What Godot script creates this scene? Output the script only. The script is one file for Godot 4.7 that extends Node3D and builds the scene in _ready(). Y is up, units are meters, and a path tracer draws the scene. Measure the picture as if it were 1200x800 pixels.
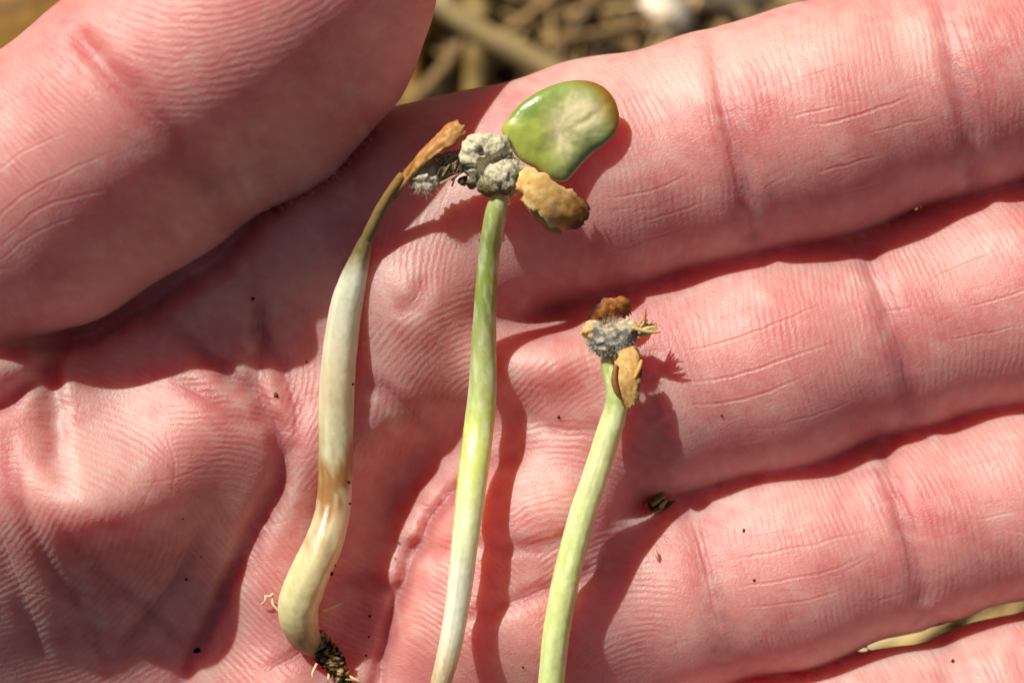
extends Node3D
# A palm-up hand holding three damping-off seedlings above strewn straw.
# Everything is measured in millimetres while it is built and committed in metres.

const CAM_H := 200.0          # lens height above the plane of the palm, mm
const MM := 0.001
const GROUND_Y := -170.0

func _ready() -> void:
	# ---- camera -------------------------------------------------------------
	var cam := Camera3D.new()
	cam.name = "camera"
	add_child(cam)
	cam.position = Vector3(0, CAM_H * MM, 0)
	cam.rotation_degrees = Vector3(-90, 0, 0)
	cam.near = 0.01
	cam.far = 50.0
	var lensing := CameraAttributesPhysical.new()
	lensing.frustum_focal_length = 12.0 / (33.333 / CAM_H)
	lensing.frustum_focus_distance = 0.197
	lensing.exposure_aperture = 20.0
	lensing.frustum_near = 0.01
	lensing.frustum_far = 50.0
	cam.attributes = lensing
	cam.fov = rad_to_deg(2.0 * atan(33.333 / CAM_H))
	cam.current = true
	# ---- sky and exposure ---------------------------------------------------
	var env := Environment.new()
	env.background_mode = Environment.BG_SKY
	var sky_mat := ProceduralSkyMaterial.new()
	sky_mat.sky_top_color = Color(0.62, 0.68, 0.76)
	sky_mat.sky_horizon_color = Color(0.80, 0.79, 0.77)
	sky_mat.ground_bottom_color = Color(0.22, 0.18, 0.12)
	sky_mat.ground_horizon_color = Color(0.45, 0.42, 0.36)
	var sky := Sky.new()
	sky.sky_material = sky_mat
	env.sky = sky
	env.background_energy_multiplier = 0.2
	env.tonemap_mode = Environment.TONE_MAPPER_LINEAR
	env.tonemap_exposure = 1.34
	env.sdfgi_enabled = true
	env.ssao_enabled = true
	env.ssil_enabled = true
	var world := WorldEnvironment.new()
	world.name = "world"
	world.environment = env
	add_child(world)
	# ---- sun ----------------------------------------------------------------
	var sun := DirectionalLight3D.new()
	sun.name = "sun"
	add_child(sun)
	var el := deg_to_rad(37.0)
	var ray := Vector3(0.57 * cos(el), -sin(el), 0.82 * cos(el))
	sun.look_at_from_position(Vector3.ZERO, ray, Vector3.UP)
	sun.light_energy = 1.35
	sun.light_color = Color(1.0, 0.965, 0.915)
	sun.light_angular_distance = 0.6
	sun.shadow_enabled = true
	# ---- the rest -----------------------------------------------------------
	setup_noise()
	var t0 := Time.get_ticks_msec()
	build_ground()
	build_hand()
	print("hand ", Time.get_ticks_msec() - t0)
	build_seedlings()
	build_specks()
	print("all ", Time.get_ticks_msec() - t0)

# ============================================================ small helpers ==
var na := FastNoiseLite.new()
var nb := FastNoiseLite.new()
var nc := FastNoiseLite.new()
var rng := RandomNumberGenerator.new()

func setup_noise() -> void:
	rng.seed = 71
	na.seed = 3; na.noise_type = FastNoiseLite.TYPE_SIMPLEX_SMOOTH; na.frequency = 1.0; na.fractal_type = FastNoiseLite.FRACTAL_FBM; na.fractal_octaves = 3
	nb.seed = 11; nb.noise_type = FastNoiseLite.TYPE_SIMPLEX; nb.frequency = 1.0; nb.fractal_type = FastNoiseLite.FRACTAL_NONE
	nc.seed = 23; nc.noise_type = FastNoiseLite.TYPE_CELLULAR; nc.frequency = 1.0; nc.fractal_type = FastNoiseLite.FRACTAL_NONE

# the point at height h (mm) that stands where the photograph has (px, py)
func P(px: float, py: float, h: float) -> Vector3:
	var k := (CAM_H - h) / CAM_H / 12.0
	return Vector3((px - 600.0) * k, h, (py - 400.0) * k)

static func sstep(a: float, b: float, x: float) -> float:
	var t := clampf((x - a) / (b - a), 0.0, 1.0)
	return t * t * (3.0 - 2.0 * t)

static func smin(a: float, b: float, k: float) -> float:
	var h := maxf(k - absf(a - b), 0.0) / k
	return minf(a, b) - h * h * k * 0.25

static func cone(p: Vector3, a: Vector3, b: Vector3, ra: float, rb: float) -> float:
	var ab := b - a
	var t := clampf((p - a).dot(ab) / ab.length_squared(), 0.0, 1.0)
	return p.distance_to(a + ab * t) - lerpf(ra, rb, t)

func lin(r: float, g: float, b: float) -> Color:    # an sRGB look given as a linear vertex colour
	return Color(r, g, b).srgb_to_linear()

func mat(rough: float, spec := 0.5) -> StandardMaterial3D:
	var m := StandardMaterial3D.new()
	m.vertex_color_use_as_albedo = true
	m.roughness = rough
	m.metallic_specular = spec
	return m

func grain(m: StandardMaterial3D, freq: float, cm: float, size := 256, sd := 5) -> StandardMaterial3D:
	var t := NoiseTexture2D.new()
	t.width = size; t.height = size; t.seamless = true
	var n := FastNoiseLite.new()
	n.seed = sd; n.frequency = freq; n.fractal_octaves = 4
	t.noise = n
	m.heightmap_enabled = true
	m.heightmap_texture = t
	m.heightmap_scale = cm
	m.uv1_triplanar = true
	m.uv1_scale = Vector3.ONE * 120.0
	return m

var used := {}
func thing(called: String, label: String, category: String, at: Vector3, group := "") -> Node3D:
	var o := Node3D.new()
	o.name = called
	add_child(o, true)
	o.position = at * MM
	meta(o, label, category, group)
	return o

func meta(o: Node, label: String, category: String, group := "") -> void:
	o.set_meta("label", label)
	o.set_meta("category", category)
	if group != "":
		o.set_meta("group", group)

# vertices in world millimetres; the node sits under «parent», whose base is at «base» mm
func put(called: String, parent: Node, base: Vector3, v: PackedVector3Array, idx: PackedInt32Array, m: Material, col := PackedColorArray(), nrm := PackedVector3Array(), uv := PackedVector2Array()) -> MeshInstance3D:
	var w := PackedVector3Array()
	w.resize(v.size())
	for i in v.size():
		w[i] = (v[i] - base) * MM
	var arr := []
	arr.resize(Mesh.ARRAY_MAX)
	arr[Mesh.ARRAY_VERTEX] = w
	arr[Mesh.ARRAY_NORMAL] = nrm if nrm.size() == v.size() else normals_of(v, idx)
	if col.size() == v.size():
		arr[Mesh.ARRAY_COLOR] = col
	if uv.size() == v.size():
		arr[Mesh.ARRAY_TEX_UV] = uv
	arr[Mesh.ARRAY_INDEX] = idx
	var me := ArrayMesh.new()
	me.add_surface_from_arrays(Mesh.PRIMITIVE_TRIANGLES, arr)
	me.surface_set_material(0, m)
	var o := MeshInstance3D.new()
	o.name = called
	o.mesh = me
	parent.add_child(o, true)
	return o

func normals_of(v: PackedVector3Array, idx: PackedInt32Array) -> PackedVector3Array:
	var n := PackedVector3Array()
	n.resize(v.size())
	for i in range(0, idx.size(), 3):
		var a := idx[i]
		var b := idx[i + 1]
		var c := idx[i + 2]
		var f := (v[c] - v[a]).cross(v[b] - v[a])     # front faces run clockwise
		n[a] += f; n[b] += f; n[c] += f
	for i in n.size():
		n[i] = n[i].normalized() if n[i].length_squared() > 1e-20 else Vector3.UP
	return n

func spline(pts: Array, steps: int) -> Array:     # Catmull-Rom through arrays [x, y, z, r, ...]
	var out := []
	for i in pts.size() - 1:
		var a: Array = pts[maxi(i - 1, 0)]
		var b: Array = pts[i]
		var c: Array = pts[i + 1]
		var d: Array = pts[mini(i + 2, pts.size() - 1)]
		for s in steps:
			var t := float(s) / steps
			var o := []
			for k in b.size():
				o.append(cubic_interpolate(b[k], c[k], a[k], d[k], t))
			out.append(o)
	out.append(pts[pts.size() - 1])
	return out

# a closed tube along pts ([px, py, h, radius mm]); bump(u, angle) changes the radius, tint(u, angle, p) colours it
func tube(called: String, parent: Node, base: Vector3, pts: Array, steps: int, sides: int, m: Material, tint: Callable, bump = null, world := false) -> MeshInstance3D:
	var line := spline(pts, steps)
	var c := PackedVector3Array()
	var r := PackedFloat32Array()
	for q in line:
		c.append(Vector3(q[0], q[1], q[2]) if world else P(q[0], q[1], q[2]))
		r.append(q[3])
	var n := c.size()
	var v := PackedVector3Array()
	var col := PackedColorArray()
	var idx := PackedInt32Array()
	var side := Vector3.UP
	for i in n:
		var d := (c[mini(i + 1, n - 1)] - c[maxi(i - 1, 0)]).normalized()
		side = (side - d * side.dot(d)).normalized()
		if side.length() < 0.5:
			side = d.cross(Vector3.RIGHT).normalized()
		var up := d.cross(side)
		var u := float(i) / (n - 1)
		for k in sides:
			var a := TAU * k / sides
			var rr := r[i] * (1.0 + (float(bump.call(u, a)) if bump != null else 0.0))
			var q := c[i] + (side * cos(a) + up * sin(a)) * rr
			v.append(q)
			col.append(tint.call(u, a, q))
	for i in n - 1:
		for k in sides:
			var a := i * sides + k
			var b := i * sides + (k + 1) % sides
			idx.append_array([a, b, a + sides, b, b + sides, a + sides])
	for e in 2:
		var row := 0 if e == 0 else n - 1
		v.append(c[row] + (c[row] - c[1 if e == 0 else n - 2]).normalized() * r[row] * 0.5)
		col.append(tint.call(float(e), 0.0, c[row]))
		var tip := v.size() - 1
		for k in sides:
			var a := row * sides + k
			var b := row * sides + (k + 1) % sides
			idx.append_array([tip, b, a] if e == 0 else [tip, a, b])
	return put(called, parent, base, v, idx, m, col)

# ================================================= surface nets for anything ==
func blob(called: String, parent: Node, base: Vector3, lo: Vector3, hi: Vector3, cell: float, sdf: Callable, m: Material, tint: Callable) -> MeshInstance3D:
	var n := Vector3i(((hi - lo) / cell).ceil()) + Vector3i.ONE
	var f := PackedFloat32Array()
	f.resize(n.x * n.y * n.z)
	var i := 0
	for z in n.z:
		for y in n.y:
			for x in n.x:
				f[i] = sdf.call(lo + Vector3(x, y, z) * cell)
				i += 1
	var sx := 1
	var sy := n.x
	var sz := n.x * n.y
	var id := {}
	var v := PackedVector3Array()
	var idx := PackedInt32Array()
	var corner := [0, sx, sy, sx + sy, sz, sx + sz, sy + sz, sx + sy + sz]
	var edges := [[0, 1], [2, 3], [4, 5], [6, 7], [0, 2], [1, 3], [4, 6], [5, 7], [0, 4], [1, 5], [2, 6], [3, 7]]
	for z in n.z - 1:
		for y in n.y - 1:
			for x in n.x - 1:
				var at := x + y * sy + z * sz
				var inside := 0
				for k in 8:
					if f[at + corner[k]] < 0.0: inside += 1
				if inside == 0 or inside == 8:
					continue
				var sum := Vector3.ZERO
				var hits := 0
				for e in edges:
					var da := f[at + corner[e[0]]]
					var db := f[at + corner[e[1]]]
					if (da < 0.0) != (db < 0.0):
						var t := da / (da - db)
						var pa := Vector3(e[0] & 1, (e[0] >> 1) & 1, e[0] >> 2)
						var pb := Vector3(e[1] & 1, (e[1] >> 1) & 1, e[1] >> 2)
						sum += pa.lerp(pb, t)
						hits += 1
				id[at] = v.size()
				v.append(lo + (Vector3(x, y, z) + sum / hits) * cell)
	for at in id:
		for axis in 3:
			var s: int = [sx, sy, sz][axis]
			var s1: int = [sy, sz, sx][axis]
			var s2: int = [sz, sx, sy][axis]
			var a: float = f[at]
			var b: float = f[at + s]
			if (a < 0.0) == (b < 0.0):
				continue
			if not (id.has(at - s1) and id.has(at - s2) and id.has(at - s1 - s2)):
				continue
			var q := [id[at], id[at - s1], id[at - s1 - s2], id[at - s2]]
			if a < 0.0:
				idx.append_array([q[0], q[2], q[1], q[0], q[3], q[2]])
			else:
				idx.append_array([q[0], q[1], q[2], q[0], q[2], q[3]])
	var col := PackedColorArray()
	for q in v:
		col.append(tint.call(q))
	return put(called, parent, base, v, idx, m, col)

# ==================================================================== the hand
# Big forms of the palm as a relief (mm) on a grid in photograph units
const GX := 360
const GZ := 260
const GSTEP := 5.0
const GOX := -400.0
const GOZ := -250.0
var relief := PackedFloat32Array()
var chains := []            # fingers, then the thumb: arrays of [centre, radius]
var palm := []              # metacarpal cones

func grid_sample(g: PackedFloat32Array, px: float, py: float) -> float:
	var fx := clampf((px - GOX) / GSTEP, 0.0, GX - 1.01)
	var fz := clampf((py - GOZ) / GSTEP, 0.0, GZ - 1.01)
	var ix := int(fx)
	var iz := int(fz)
	fx -= ix
	fz -= iz
	var i := iz * GX + ix
	return lerpf(lerpf(g[i], g[i + 1], fx), lerpf(g[i + GX], g[i + GX + 1], fx), fz)

var flush_shade := PackedFloat32Array()      # redder skin in the creases, with groove shade painted in
# the palm's main creases: photo points, depth mm
var creases := [
	[[[158, 352], [200, 385], [250, 425], [300, 470], [328, 520], [318, 570], [286, 630], [250, 710], [205, 800], [170, 880]], 1.0],
	[[[290, 345], [305, 400], [335, 450], [345, 500], [330, 560]], 0.5],
	[[[345, 500], [330, 570], [300, 640], [275, 700]], 0.6],
	[[[640, 520], [560, 562], [505, 615], [470, 690], [440, 800], [430, 880]], 1.2],
	[[[700, 612], [640, 640], [560, 640], [480, 650], [420, 640]], 0.5],
	[[[740, 660], [640, 690], [570, 720], [500, 730]], 0.6],
	[[[20, 470], [36, 560], [62, 650], [92, 740], [110, 830]], 0.5],
	[[[80, 590], [120, 670], [160, 720], [215, 790]], 0.45],
	[[[240, 605], [200, 680], [150, 740], [110, 790]], 0.4],
	[[[60, 440], [30, 462], [-20, 492]], 0.6],
	[[[196, 440], [250, 468], [310, 505]], 0.6],
	[[[300, 330], [298, 400], [302, 470]], 0.5],
	[[[500, 318], [492, 344], [478, 364], [462, 350]], 0.5],
	[[[430, 440], [452, 462], [500, 508]], 0.6],
	[[[600, 470], [640, 500], [700, 500], [760, 480]], 0.5],
	[[[380, 700], [420, 690], [470, 706]], 0.45],
	[[[300, 805], [345, 776], [395, 765]], 0.5],
	[[[0, 610], [20, 690], [36, 790]], 0.35],
]

# round swelling (or hollow): centre, half-widths in photo px, turn in degrees, height mm
func swell(cx: float, cy: float, sx: float, sy: float, deg: float, amp: float) -> void:
	var c := cos(deg_to_rad(deg))
	var s := sin(deg_to_rad(deg))
	var reach := maxf(sx, sy) * 3.0
	for iz in range(maxi(0, int((cy - reach - GOZ) / GSTEP)), mini(GZ, int((cy + reach - GOZ) / GSTEP) + 1)):
		for ix in range(maxi(0, int((cx - reach - GOX) / GSTEP)), mini(GX, int((cx + reach - GOX) / GSTEP) + 1)):
			var dx := GOX + ix * GSTEP - cx
			var dy := GOZ + iz * GSTEP - cy
			var u := (dx * c + dy * s) / sx
			var w := (-dx * s + dy * c) / sy
			relief[iz * GX + ix] += amp * exp(-0.5 * (u * u + w * w))

# a furrow along a polyline; depth mm, half-width px
func furrow(g: PackedFloat32Array, w: int, h: int, ox: float, oz: float, step: float, pts: Array, depth: float, width: float, taper := true, ridge := 0.0) -> void:
	var total := 0.0
	for i in pts.size() - 1:
		total += Vector2(pts[i][0], pts[i][1]).distance_to(Vector2(pts[i + 1][0], pts[i + 1][1]))
	var run := 0.0
	var best := {}
	for i in pts.size() - 1:
		var a := Vector2(pts[i][0], pts[i][1])
		var b := Vector2(pts[i + 1][0], pts[i + 1][1])
		var ln := a.distance_to(b)
		var reach := width * 3.2
		for iz in range(maxi(0, int((minf(a.y, b.y) - reach - oz) / step)), mini(h, int((maxf(a.y, b.y) + reach - oz) / step) + 2)):
			for ix in range(maxi(0, int((minf(a.x, b.x) - reach - ox) / step)), mini(w, int((maxf(a.x, b.x) + reach - ox) / step) + 2)):
				var p := Vector2(ox + ix * step, oz + iz * step)
				var t := clampf((p - a).dot(b - a) / (ln * ln), 0.0, 1.0)
				var d := p.distance_to(a.lerp(b, t))
				if d > reach:
					continue
				var u := (run + t * ln) / total
				var f := (minf(1.0, minf(u, 1.0 - u) * 4.0) if taper else 1.0)
				var x := d / width
				var val := f * (-depth * exp(-x * x * 0.5) + ridge * exp(-(x - 1.9) * (x - 1.9) * 1.6))
				var key := iz * w + ix
				if not best.has(key) or absf(val) > absf(best[key]):
					best[key] = val
		run += ln
	for key in best:
		g[key] += best[key]

func wavy(pts: Array, amt: float) -> Array:        # smooth and slightly uneven run of a line
	var three := []
	for p in pts:
		three.append([float(p[0]), float(p[1])])
	var out := []
	for q in spline(three, 6):
		out.append([q[0] + na.get_noise_2d(q[1] * 0.03, q[0] * 0.03) * amt, q[1] + na.get_noise_2d(q[0] * 0.03 + 50.0, q[1] * 0.03) * amt])
	return out

# a chain of tapered bones: [starts, spans, 1 / length squared, radii, changes of radius]
func bones(rows: Array) -> Array:
	var a := PackedVector3Array()
	var ab := PackedVector3Array()
	var inv := PackedFloat32Array()
	var r := PackedFloat32Array()
	var dr := PackedFloat32Array()
	for q in rows:
		a.append(q[0])
		ab.append(q[1] - q[0])
		inv.append(1.0 / (q[1] - q[0]).length_squared())
		r.append(q[2])
		dr.append(q[3] - q[2])
	return [a, ab, inv, r, dr]

func chain(rows: Array) -> Array:
	var c := []
	for i in rows.size() - 1:
		var p: Array = rows[i]
		var q: Array = rows[i + 1]
		c.append([P(p[0], p[1], p[2]), P(q[0], q[1], q[2]), float(p[3]), float(q[3])])
	return bones(c)

func bones_more(c: Array, rows: Array) -> Array:
	var d := chain(rows)
	for i in 5:
		c[i].append_array(d[i])
	return c

func chain_sdf(c: Array, p: Vector3, k: float) -> float:
	var a: PackedVector3Array = c[0]
	var ab: PackedVector3Array = c[1]
	var inv: PackedFloat32Array = c[2]
	var r: PackedFloat32Array = c[3]
	var dr: PackedFloat32Array = c[4]
	var d := 1e9
	for i in inv.size():
		var q := p - a[i]
		var s := ab[i]
		var t := clampf(q.dot(s) * inv[i], 0.0, 1.0)
		var e := (q - s * t).length() - r[i] - dr[i] * t
		var h := k - absf(d - e)
		if h > 0.0:
			d = minf(d, e) - h * h * 0.25 / k
		elif e < d:
			d = e
	return d

func palm_sdf(p: Vector3) -> float:
	var k := 12.0 * CAM_H / (CAM_H - 2.0)
	return chain_sdf(palm, Vector3(p.x, p.y - grid_sample(relief, 600.0 + p.x * k, 400.0 + p.z * k), p.z), 9.0) * 0.85

func hand_sdf(p: Vector3, mask: int) -> float:
	var d := 1e9
	for i in 4:
		if mask & (1 << i):
			var e := chain_sdf(chains[i], p, 3.0)
			d = e if d > 1e8 else smin(d, e, 0.5)
	if mask & 32:
		var e := palm_sdf(p)
		d = e if d > 1e8 else smin(d, e, 4.0)
	if mask & 16:
		var e := chain_sdf(chains[4], p, 3.0)
		d = e if d > 1e8 else smin(d, e, lerpf(6.0, 0.4, sstep(-66.0, -54.0, p.x)))
	return d

var field := PackedFloat32Array()
var cell_id := PackedInt32Array()
var hn := Vector3i()
var hlo := Vector3(-92, -34, -58)
var hhi := Vector3(94, 34, 66)
var hcell := 0.5
var blocks: Array = []
var got: Array = []
const B := 16

func fill_block(bi: int) -> void:
	var b: Vector3i = blocks[bi]
	var centre := hlo + (Vector3(b) * B + Vector3.ONE * (B * 0.5)) * hcell
	var rad := B * hcell * 0.87 + 0.5
	var mask := 0
	var near := 1e9
	var ds := []
	for i in 5:
		ds.append(chain_sdf(chains[i], centre, 3.0))
	ds.append(palm_sdf(centre))
	for d in ds:
		near = minf(near, d)
	for i in 6:
		if ds[i] < maxf(near, 0.0) + 2.2 * rad + 6.0:
			mask |= 1 << i
	var x0 := b.x * B
	var y0 := b.y * B
	var z0 := b.z * B
	var c := hand_sdf(centre, mask)
	var live := []
	if absf(c) < rad * 1.35 + 2.0:
		for sz in range(0, B, 4):
			for sy in range(0, B, 4):
				for sx in range(0, B, 4):
					var o := Vector3i(x0 + sx, y0 + sy, z0 + sz)
					if o.x >= hn.x or o.y >= hn.y or o.z >= hn.z:
						continue
					var e := hand_sdf(hlo + (Vector3(o) + Vector3.ONE * 1.5) * hcell, mask)
					var fine := absf(e) < 4.0 * hcell * 0.87 * 1.4 + 0.5
					if fine:
						live.append(o)
					for z in range(o.z, mini(o.z + 4, hn.z)):
						for y in range(o.y, mini(o.y + 4, hn.y)):
							var at := (z * hn.y + y) * hn.x + o.x
							for x in range(o.x, mini(o.x + 4, hn.x)):
								field[at] = hand_sdf(hlo + Vector3(x, y, z) * hcell, mask) if fine else e
								at += 1
	else:
		for z in range(z0, mini(z0 + B, hn.z)):
			for y in range(y0, mini(y0 + B, hn.y)):
				var at := (z * hn.y + y) * hn.x + x0
				for x in range(x0, mini(x0 + B, hn.x)):
					field[at] = c
					at += 1
	got[bi] = live

func net_block(bi: int) -> void:
	var sx := 1
	var sy := hn.x
	var sz := hn.x * hn.y
	var keys := PackedInt32Array()
	var v := PackedVector3Array()
	var corner := PackedInt32Array([0, sx, sy, sx + sy, sz, sx + sz, sy + sz, sx + sy + sz])
	var ea := PackedInt32Array([0, 2, 4, 6, 0, 1, 4, 5, 0, 1, 2, 3])
	var eb := PackedInt32Array([1, 3, 5, 7, 2, 3, 6, 7, 4, 5, 6, 7])
	var val := PackedFloat32Array()
	val.resize(8)
	for o: Vector3i in got[bi]:
		for z in range(maxi(o.z - 1, 0), mini(o.z + 4, hn.z - 1)):
			for y in range(maxi(o.y - 1, 0), mini(o.y + 4, hn.y - 1)):
				for x in range(maxi(o.x - 1, 0), mini(o.x + 4, hn.x - 1)):
					var at := x + y * sy + z * sz
					var inside := 0
					for k in 8:
						val[k] = field[at + corner[k]]
						if val[k] < 0.0: inside += 1
					if inside == 0 or inside == 8:
						continue
					var sum := Vector3.ZERO
					var hits := 0
					for e in 12:
						var a := ea[e]
						var b := eb[e]
						var da := val[a]
						var db := val[b]
						if (da < 0.0) != (db < 0.0):
							var t := da / (da - db)
							sum += Vector3(a & 1, (a >> 1) & 1, a >> 2).lerp(Vector3(b & 1, (b >> 1) & 1, b >> 2), t)
							hits += 1
					keys.append(at)
					v.append(hlo + (Vector3(x, y, z) + sum / hits) * hcell)
	got[bi] = [keys, v]

# height of the hand's upper surface (mm) under the photo position
func rest(px: float, py: float, guess := 3.0, skip_thumb := true) -> float:
	var h := guess
	for pass_ in 3:
		var q := P(px, py, h)
		var y := 30.0 if not skip_thumb else 14.0
		for i in 60:
			var d := hand_sdf(Vector3(q.x, y, q.z), 47 if skip_thumb else 63)
			if d < 0.02: break
			y -= maxf(d * 0.7, 0.02)
		h = y
	return h

func build_hand() -> void:
	# fingers: [px, py, height of the axis mm, radius mm]
	chains = [
		chain([[520, 262, -12, 11.5], [700, 208, -6.5, 11.3], [850, 170, -5.5, 11.0], [960, 141, -5.2, 11.2], [1120, 100, -5.5, 10.4], [1250, 70, -6, 10.2], [1390, 40, -8, 8.2]]),
		chain([[610, 498, -17, 11.2], [760, 455, -8.8, 10.9], [900, 421, -8.4, 11.1], [1050, 382, -9.4, 10.2], [1180, 345, -9.0, 10.9], [1330, 312, -9.5, 9.4], [1540, 262, -11, 7.8]]),
		chain([[650, 725, -16, 11.0], [800, 690, -9.8, 9.9], [920, 662, -9.2, 10.0], [1065, 619, -10.0, 9.7], [1190, 582, -10, 9.7], [1340, 540, -10.5, 8.8], [1520, 490, -12, 7.2]]),
		chain([[690, 935, -11, 10.0], [880, 900, -8.5, 8.6], [1040, 866, -8, 8.3], [1170, 828, -8.5, 8.0], [1290, 780, -9.5, 7.6], [1400, 750, -11, 6.2]]),
		chain([[-230, 520, -6, 15.0], [-60, 262, 2.0, 11.2], [60, 196, 5.0, 11.0], [160, 118, 6.8, 10.8], [268, 36, 6.8, 11.0], [340, -18, 5.5, 10.4], [385, -52, 4.0, 8.6]]),
	]
	# the thumb's pad slopes down towards the fingers
	chains[4] = bones_more(chains[4], [[-110, 290, 0.5, 10.6], [60, 250, 1.6, 10.4], [170, 190, 1.2, 9.8], [300, 100, 0.0, 10.6], [368, 34, 0.0, 10.0], [410, -20, 0.5, 8.4]])
	var slab := []
	var seg := func(a: Array, b: Array) -> void:
		slab.append([P(a[0], a[1], a[2]), P(b[0], b[1], b[2]), float(a[3]), float(b[3])])
	seg.call([-420, 420, -12, 14], [560, 250, -10.5, 11.5])
	seg.call([-420, 540, -13, 14], [640, 490, -12, 12])
	seg.call([-420, 680, -13, 14], [660, 720, -12, 11.5])
	seg.call([-420, 800, -13, 14], [700, 930, -12, 11])
	seg.call([-420, 800, -10, 15], [420, 1000, -8, 12.5])
	seg.call([-500, 600, -10, 17], [60, 625, -8.5, 14])
	seg.call([-420, 520, -8, 15], [-80, 330, -2, 14])
	palm = bones(slab)
	relief.resize(GX * GZ)
	# swellings and hollows of the palm
	swell(490, 365, 64, 58, 0, 5.4)        # pad under the index and middle fingers
	swell(650, 424, 60, 36, -16, 5.0)
	swell(660, 604, 84, 46, -8, 4.6)       # pad under the middle and ring fingers
	swell(700, 750, 90, 60, -10, 2.6)
	swell(570, 730, 70, 80, 0, 2.6)
	swell(500, 545, 96, 34, -32, -5.0)     # hollow between the pads
	swell(440, 660, 30, 130, 22, -3.4)
	swell(345, 650, 46, 150, 12, 1.2)
	swell(360, 440, 60, 60, 0, -1.5)
	swell(205, 560, 44, 56, 0, 2.2)
	swell(132, 590, 62, 48, 10, 6.0)        # knob of the thumb's ball
	swell(20, 530, 60, 60, 0, 3.6)
	swell(250, 480, 66, 50, 20, 3.4)
	swell(70, 1000, 230, 172, 0, -17.0)
	swell(330, 830, 60, 40, 0, 4.0)
	swell(690, 354, 56, 18, -10, -9.0)     # web gaps
	swell(790, 584, 24, 24, 0, -14.0)
	# deeper folds, in the relief
	var fold := func(pts: Array, depth: float, width: float, ridge := 0.0) -> void:
		furrow(relief, GX, GZ, GOX, GOZ, GSTEP, wavy(pts, 8.0), depth, width, true, ridge)
	fold.call([[160, 345], [205, 385], [250, 425], [300, 470], [328, 520], [318, 570], [286, 630], [250, 710], [205, 800], [170, 880]], 0.6, 11.0, 0.0)
	fold.call([[-60, 392], [0, 394], [80, 388], [160, 354], [250, 296], [302, 238], [390, 178], [432, 132], [470, 70]], 4.5, 15.0)
	fold.call([[-60, 400], [20, 404], [84, 394], [130, 374], [180, 346]], 3.0, 10.0)
	fold.call([[84, 390], [66, 412], [60, 446]], 2.4, 9.0)
	fold.call([[64, 384], [62, 436], [72, 496], [84, 544], [104, 572]], 1.7, 8.0, 0.0)
	fold.call([[70, 425], [40, 450], [-10, 490], [-60, 520]], 1.0, 8.0)
	fold.call([[630, 525], [560, 562], [505, 615], [470, 690], [440, 800], [430, 900]], 1.4, 12.0)

	flush_shade.resize(GX * GZ)
	for c in creases:
		var line := wavy(c[0], 5.0)
		furrow(relief, GX, GZ, GOX, GOZ, GSTEP, line, c[1] * 1.15, 7.0, true, c[1] * 0.12)
		furrow(flush_shade, GX, GZ, GOX, GOZ, GSTEP, line, -minf(1.4 * c[1], 1.4), 6.5, true)
	hn = Vector3i(((hhi - hlo) / hcell).ceil()) + Vector3i.ONE
	field.resize(hn.x * hn.y * hn.z)
	for z in range(0, (hn.z + B - 1) / B):
		for y in range(0, (hn.y + B - 1) / B):
			for x in range(0, (hn.x + B - 1) / B):
				blocks.append(Vector3i(x, y, z))
	got.resize(blocks.size())
	var t0 := Time.get_ticks_msec()
	var job := WorkerThreadPool.add_group_task(fill_block, blocks.size())
	WorkerThreadPool.wait_for_group_task_completion(job)
	print("  field ", Time.get_ticks_msec() - t0)
	job = WorkerThreadPool.add_group_task(net_block, blocks.size())
	WorkerThreadPool.wait_for_group_task_completion(job)
	print("  net ", Time.get_ticks_msec() - t0)
	cell_id.resize(field.size())
	cell_id.fill(-1)
	var v := PackedVector3Array()
	var keys := PackedInt32Array()
	for g in got:
		var k: PackedInt32Array = g[0]
		var w: PackedVector3Array = g[1]
		for i in k.size():
			if cell_id[k[i]] < 0:
				cell_id[k[i]] = v.size()
				v.append(w[i])
				keys.append(k[i])
	var idx := PackedInt32Array()
	var st := PackedInt32Array([1, hn.x, hn.x * hn.y])
	for at in keys:
		var a := field[at] < 0.0
		for axis in 3:
			var s := st[axis]
			if at + s >= field.size() or a == (field[at + s] < 0.0):
				continue
			var s1 := st[(axis + 1) % 3]
			var s2 := st[(axis + 2) % 3]
			if at - s1 - s2 < 0:
				continue
			var q0 := cell_id[at]
			var q1 := cell_id[at - s1]
			var q2 := cell_id[at - s1 - s2]
			var q3 := cell_id[at - s2]
			if q1 < 0 or q2 < 0 or q3 < 0:
				continue
			if a:
				idx.append_array(PackedInt32Array([q0, q2, q1, q0, q3, q2]))
			else:
				idx.append_array(PackedInt32Array([q0, q1, q2, q0, q2, q3]))
	field.clear()
	cell_id.clear()
	got.clear()
	print("  mesh ", Time.get_ticks_msec() - t0, " v ", v.size(), " t ", idx.size() / 3)
	skin(v, idx)
	print("  skin ", Time.get_ticks_msec() - t0)

# ------------------------------------------------ creases, ridges and colour
# texture windows: [left, top, width, height (texels), photo px per texel]
const WIN := [[-60.0, -60.0, 1760, 1230, 0.75], [-60.0, -90.0, 780, 640, 0.75]]
var bumps := [PackedFloat32Array(), PackedFloat32Array()]
var axes_px := [
	[[650, 222], [700, 208], [850, 170], [1120, 100], [1400, 38]],
	[[740, 462], [900, 421], [1050, 384], [1540, 262]],
	[[780, 696], [920, 662], [1065, 619], [1520, 490]],
	[[820, 908], [1040, 852], [1400, 750]],
]
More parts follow.
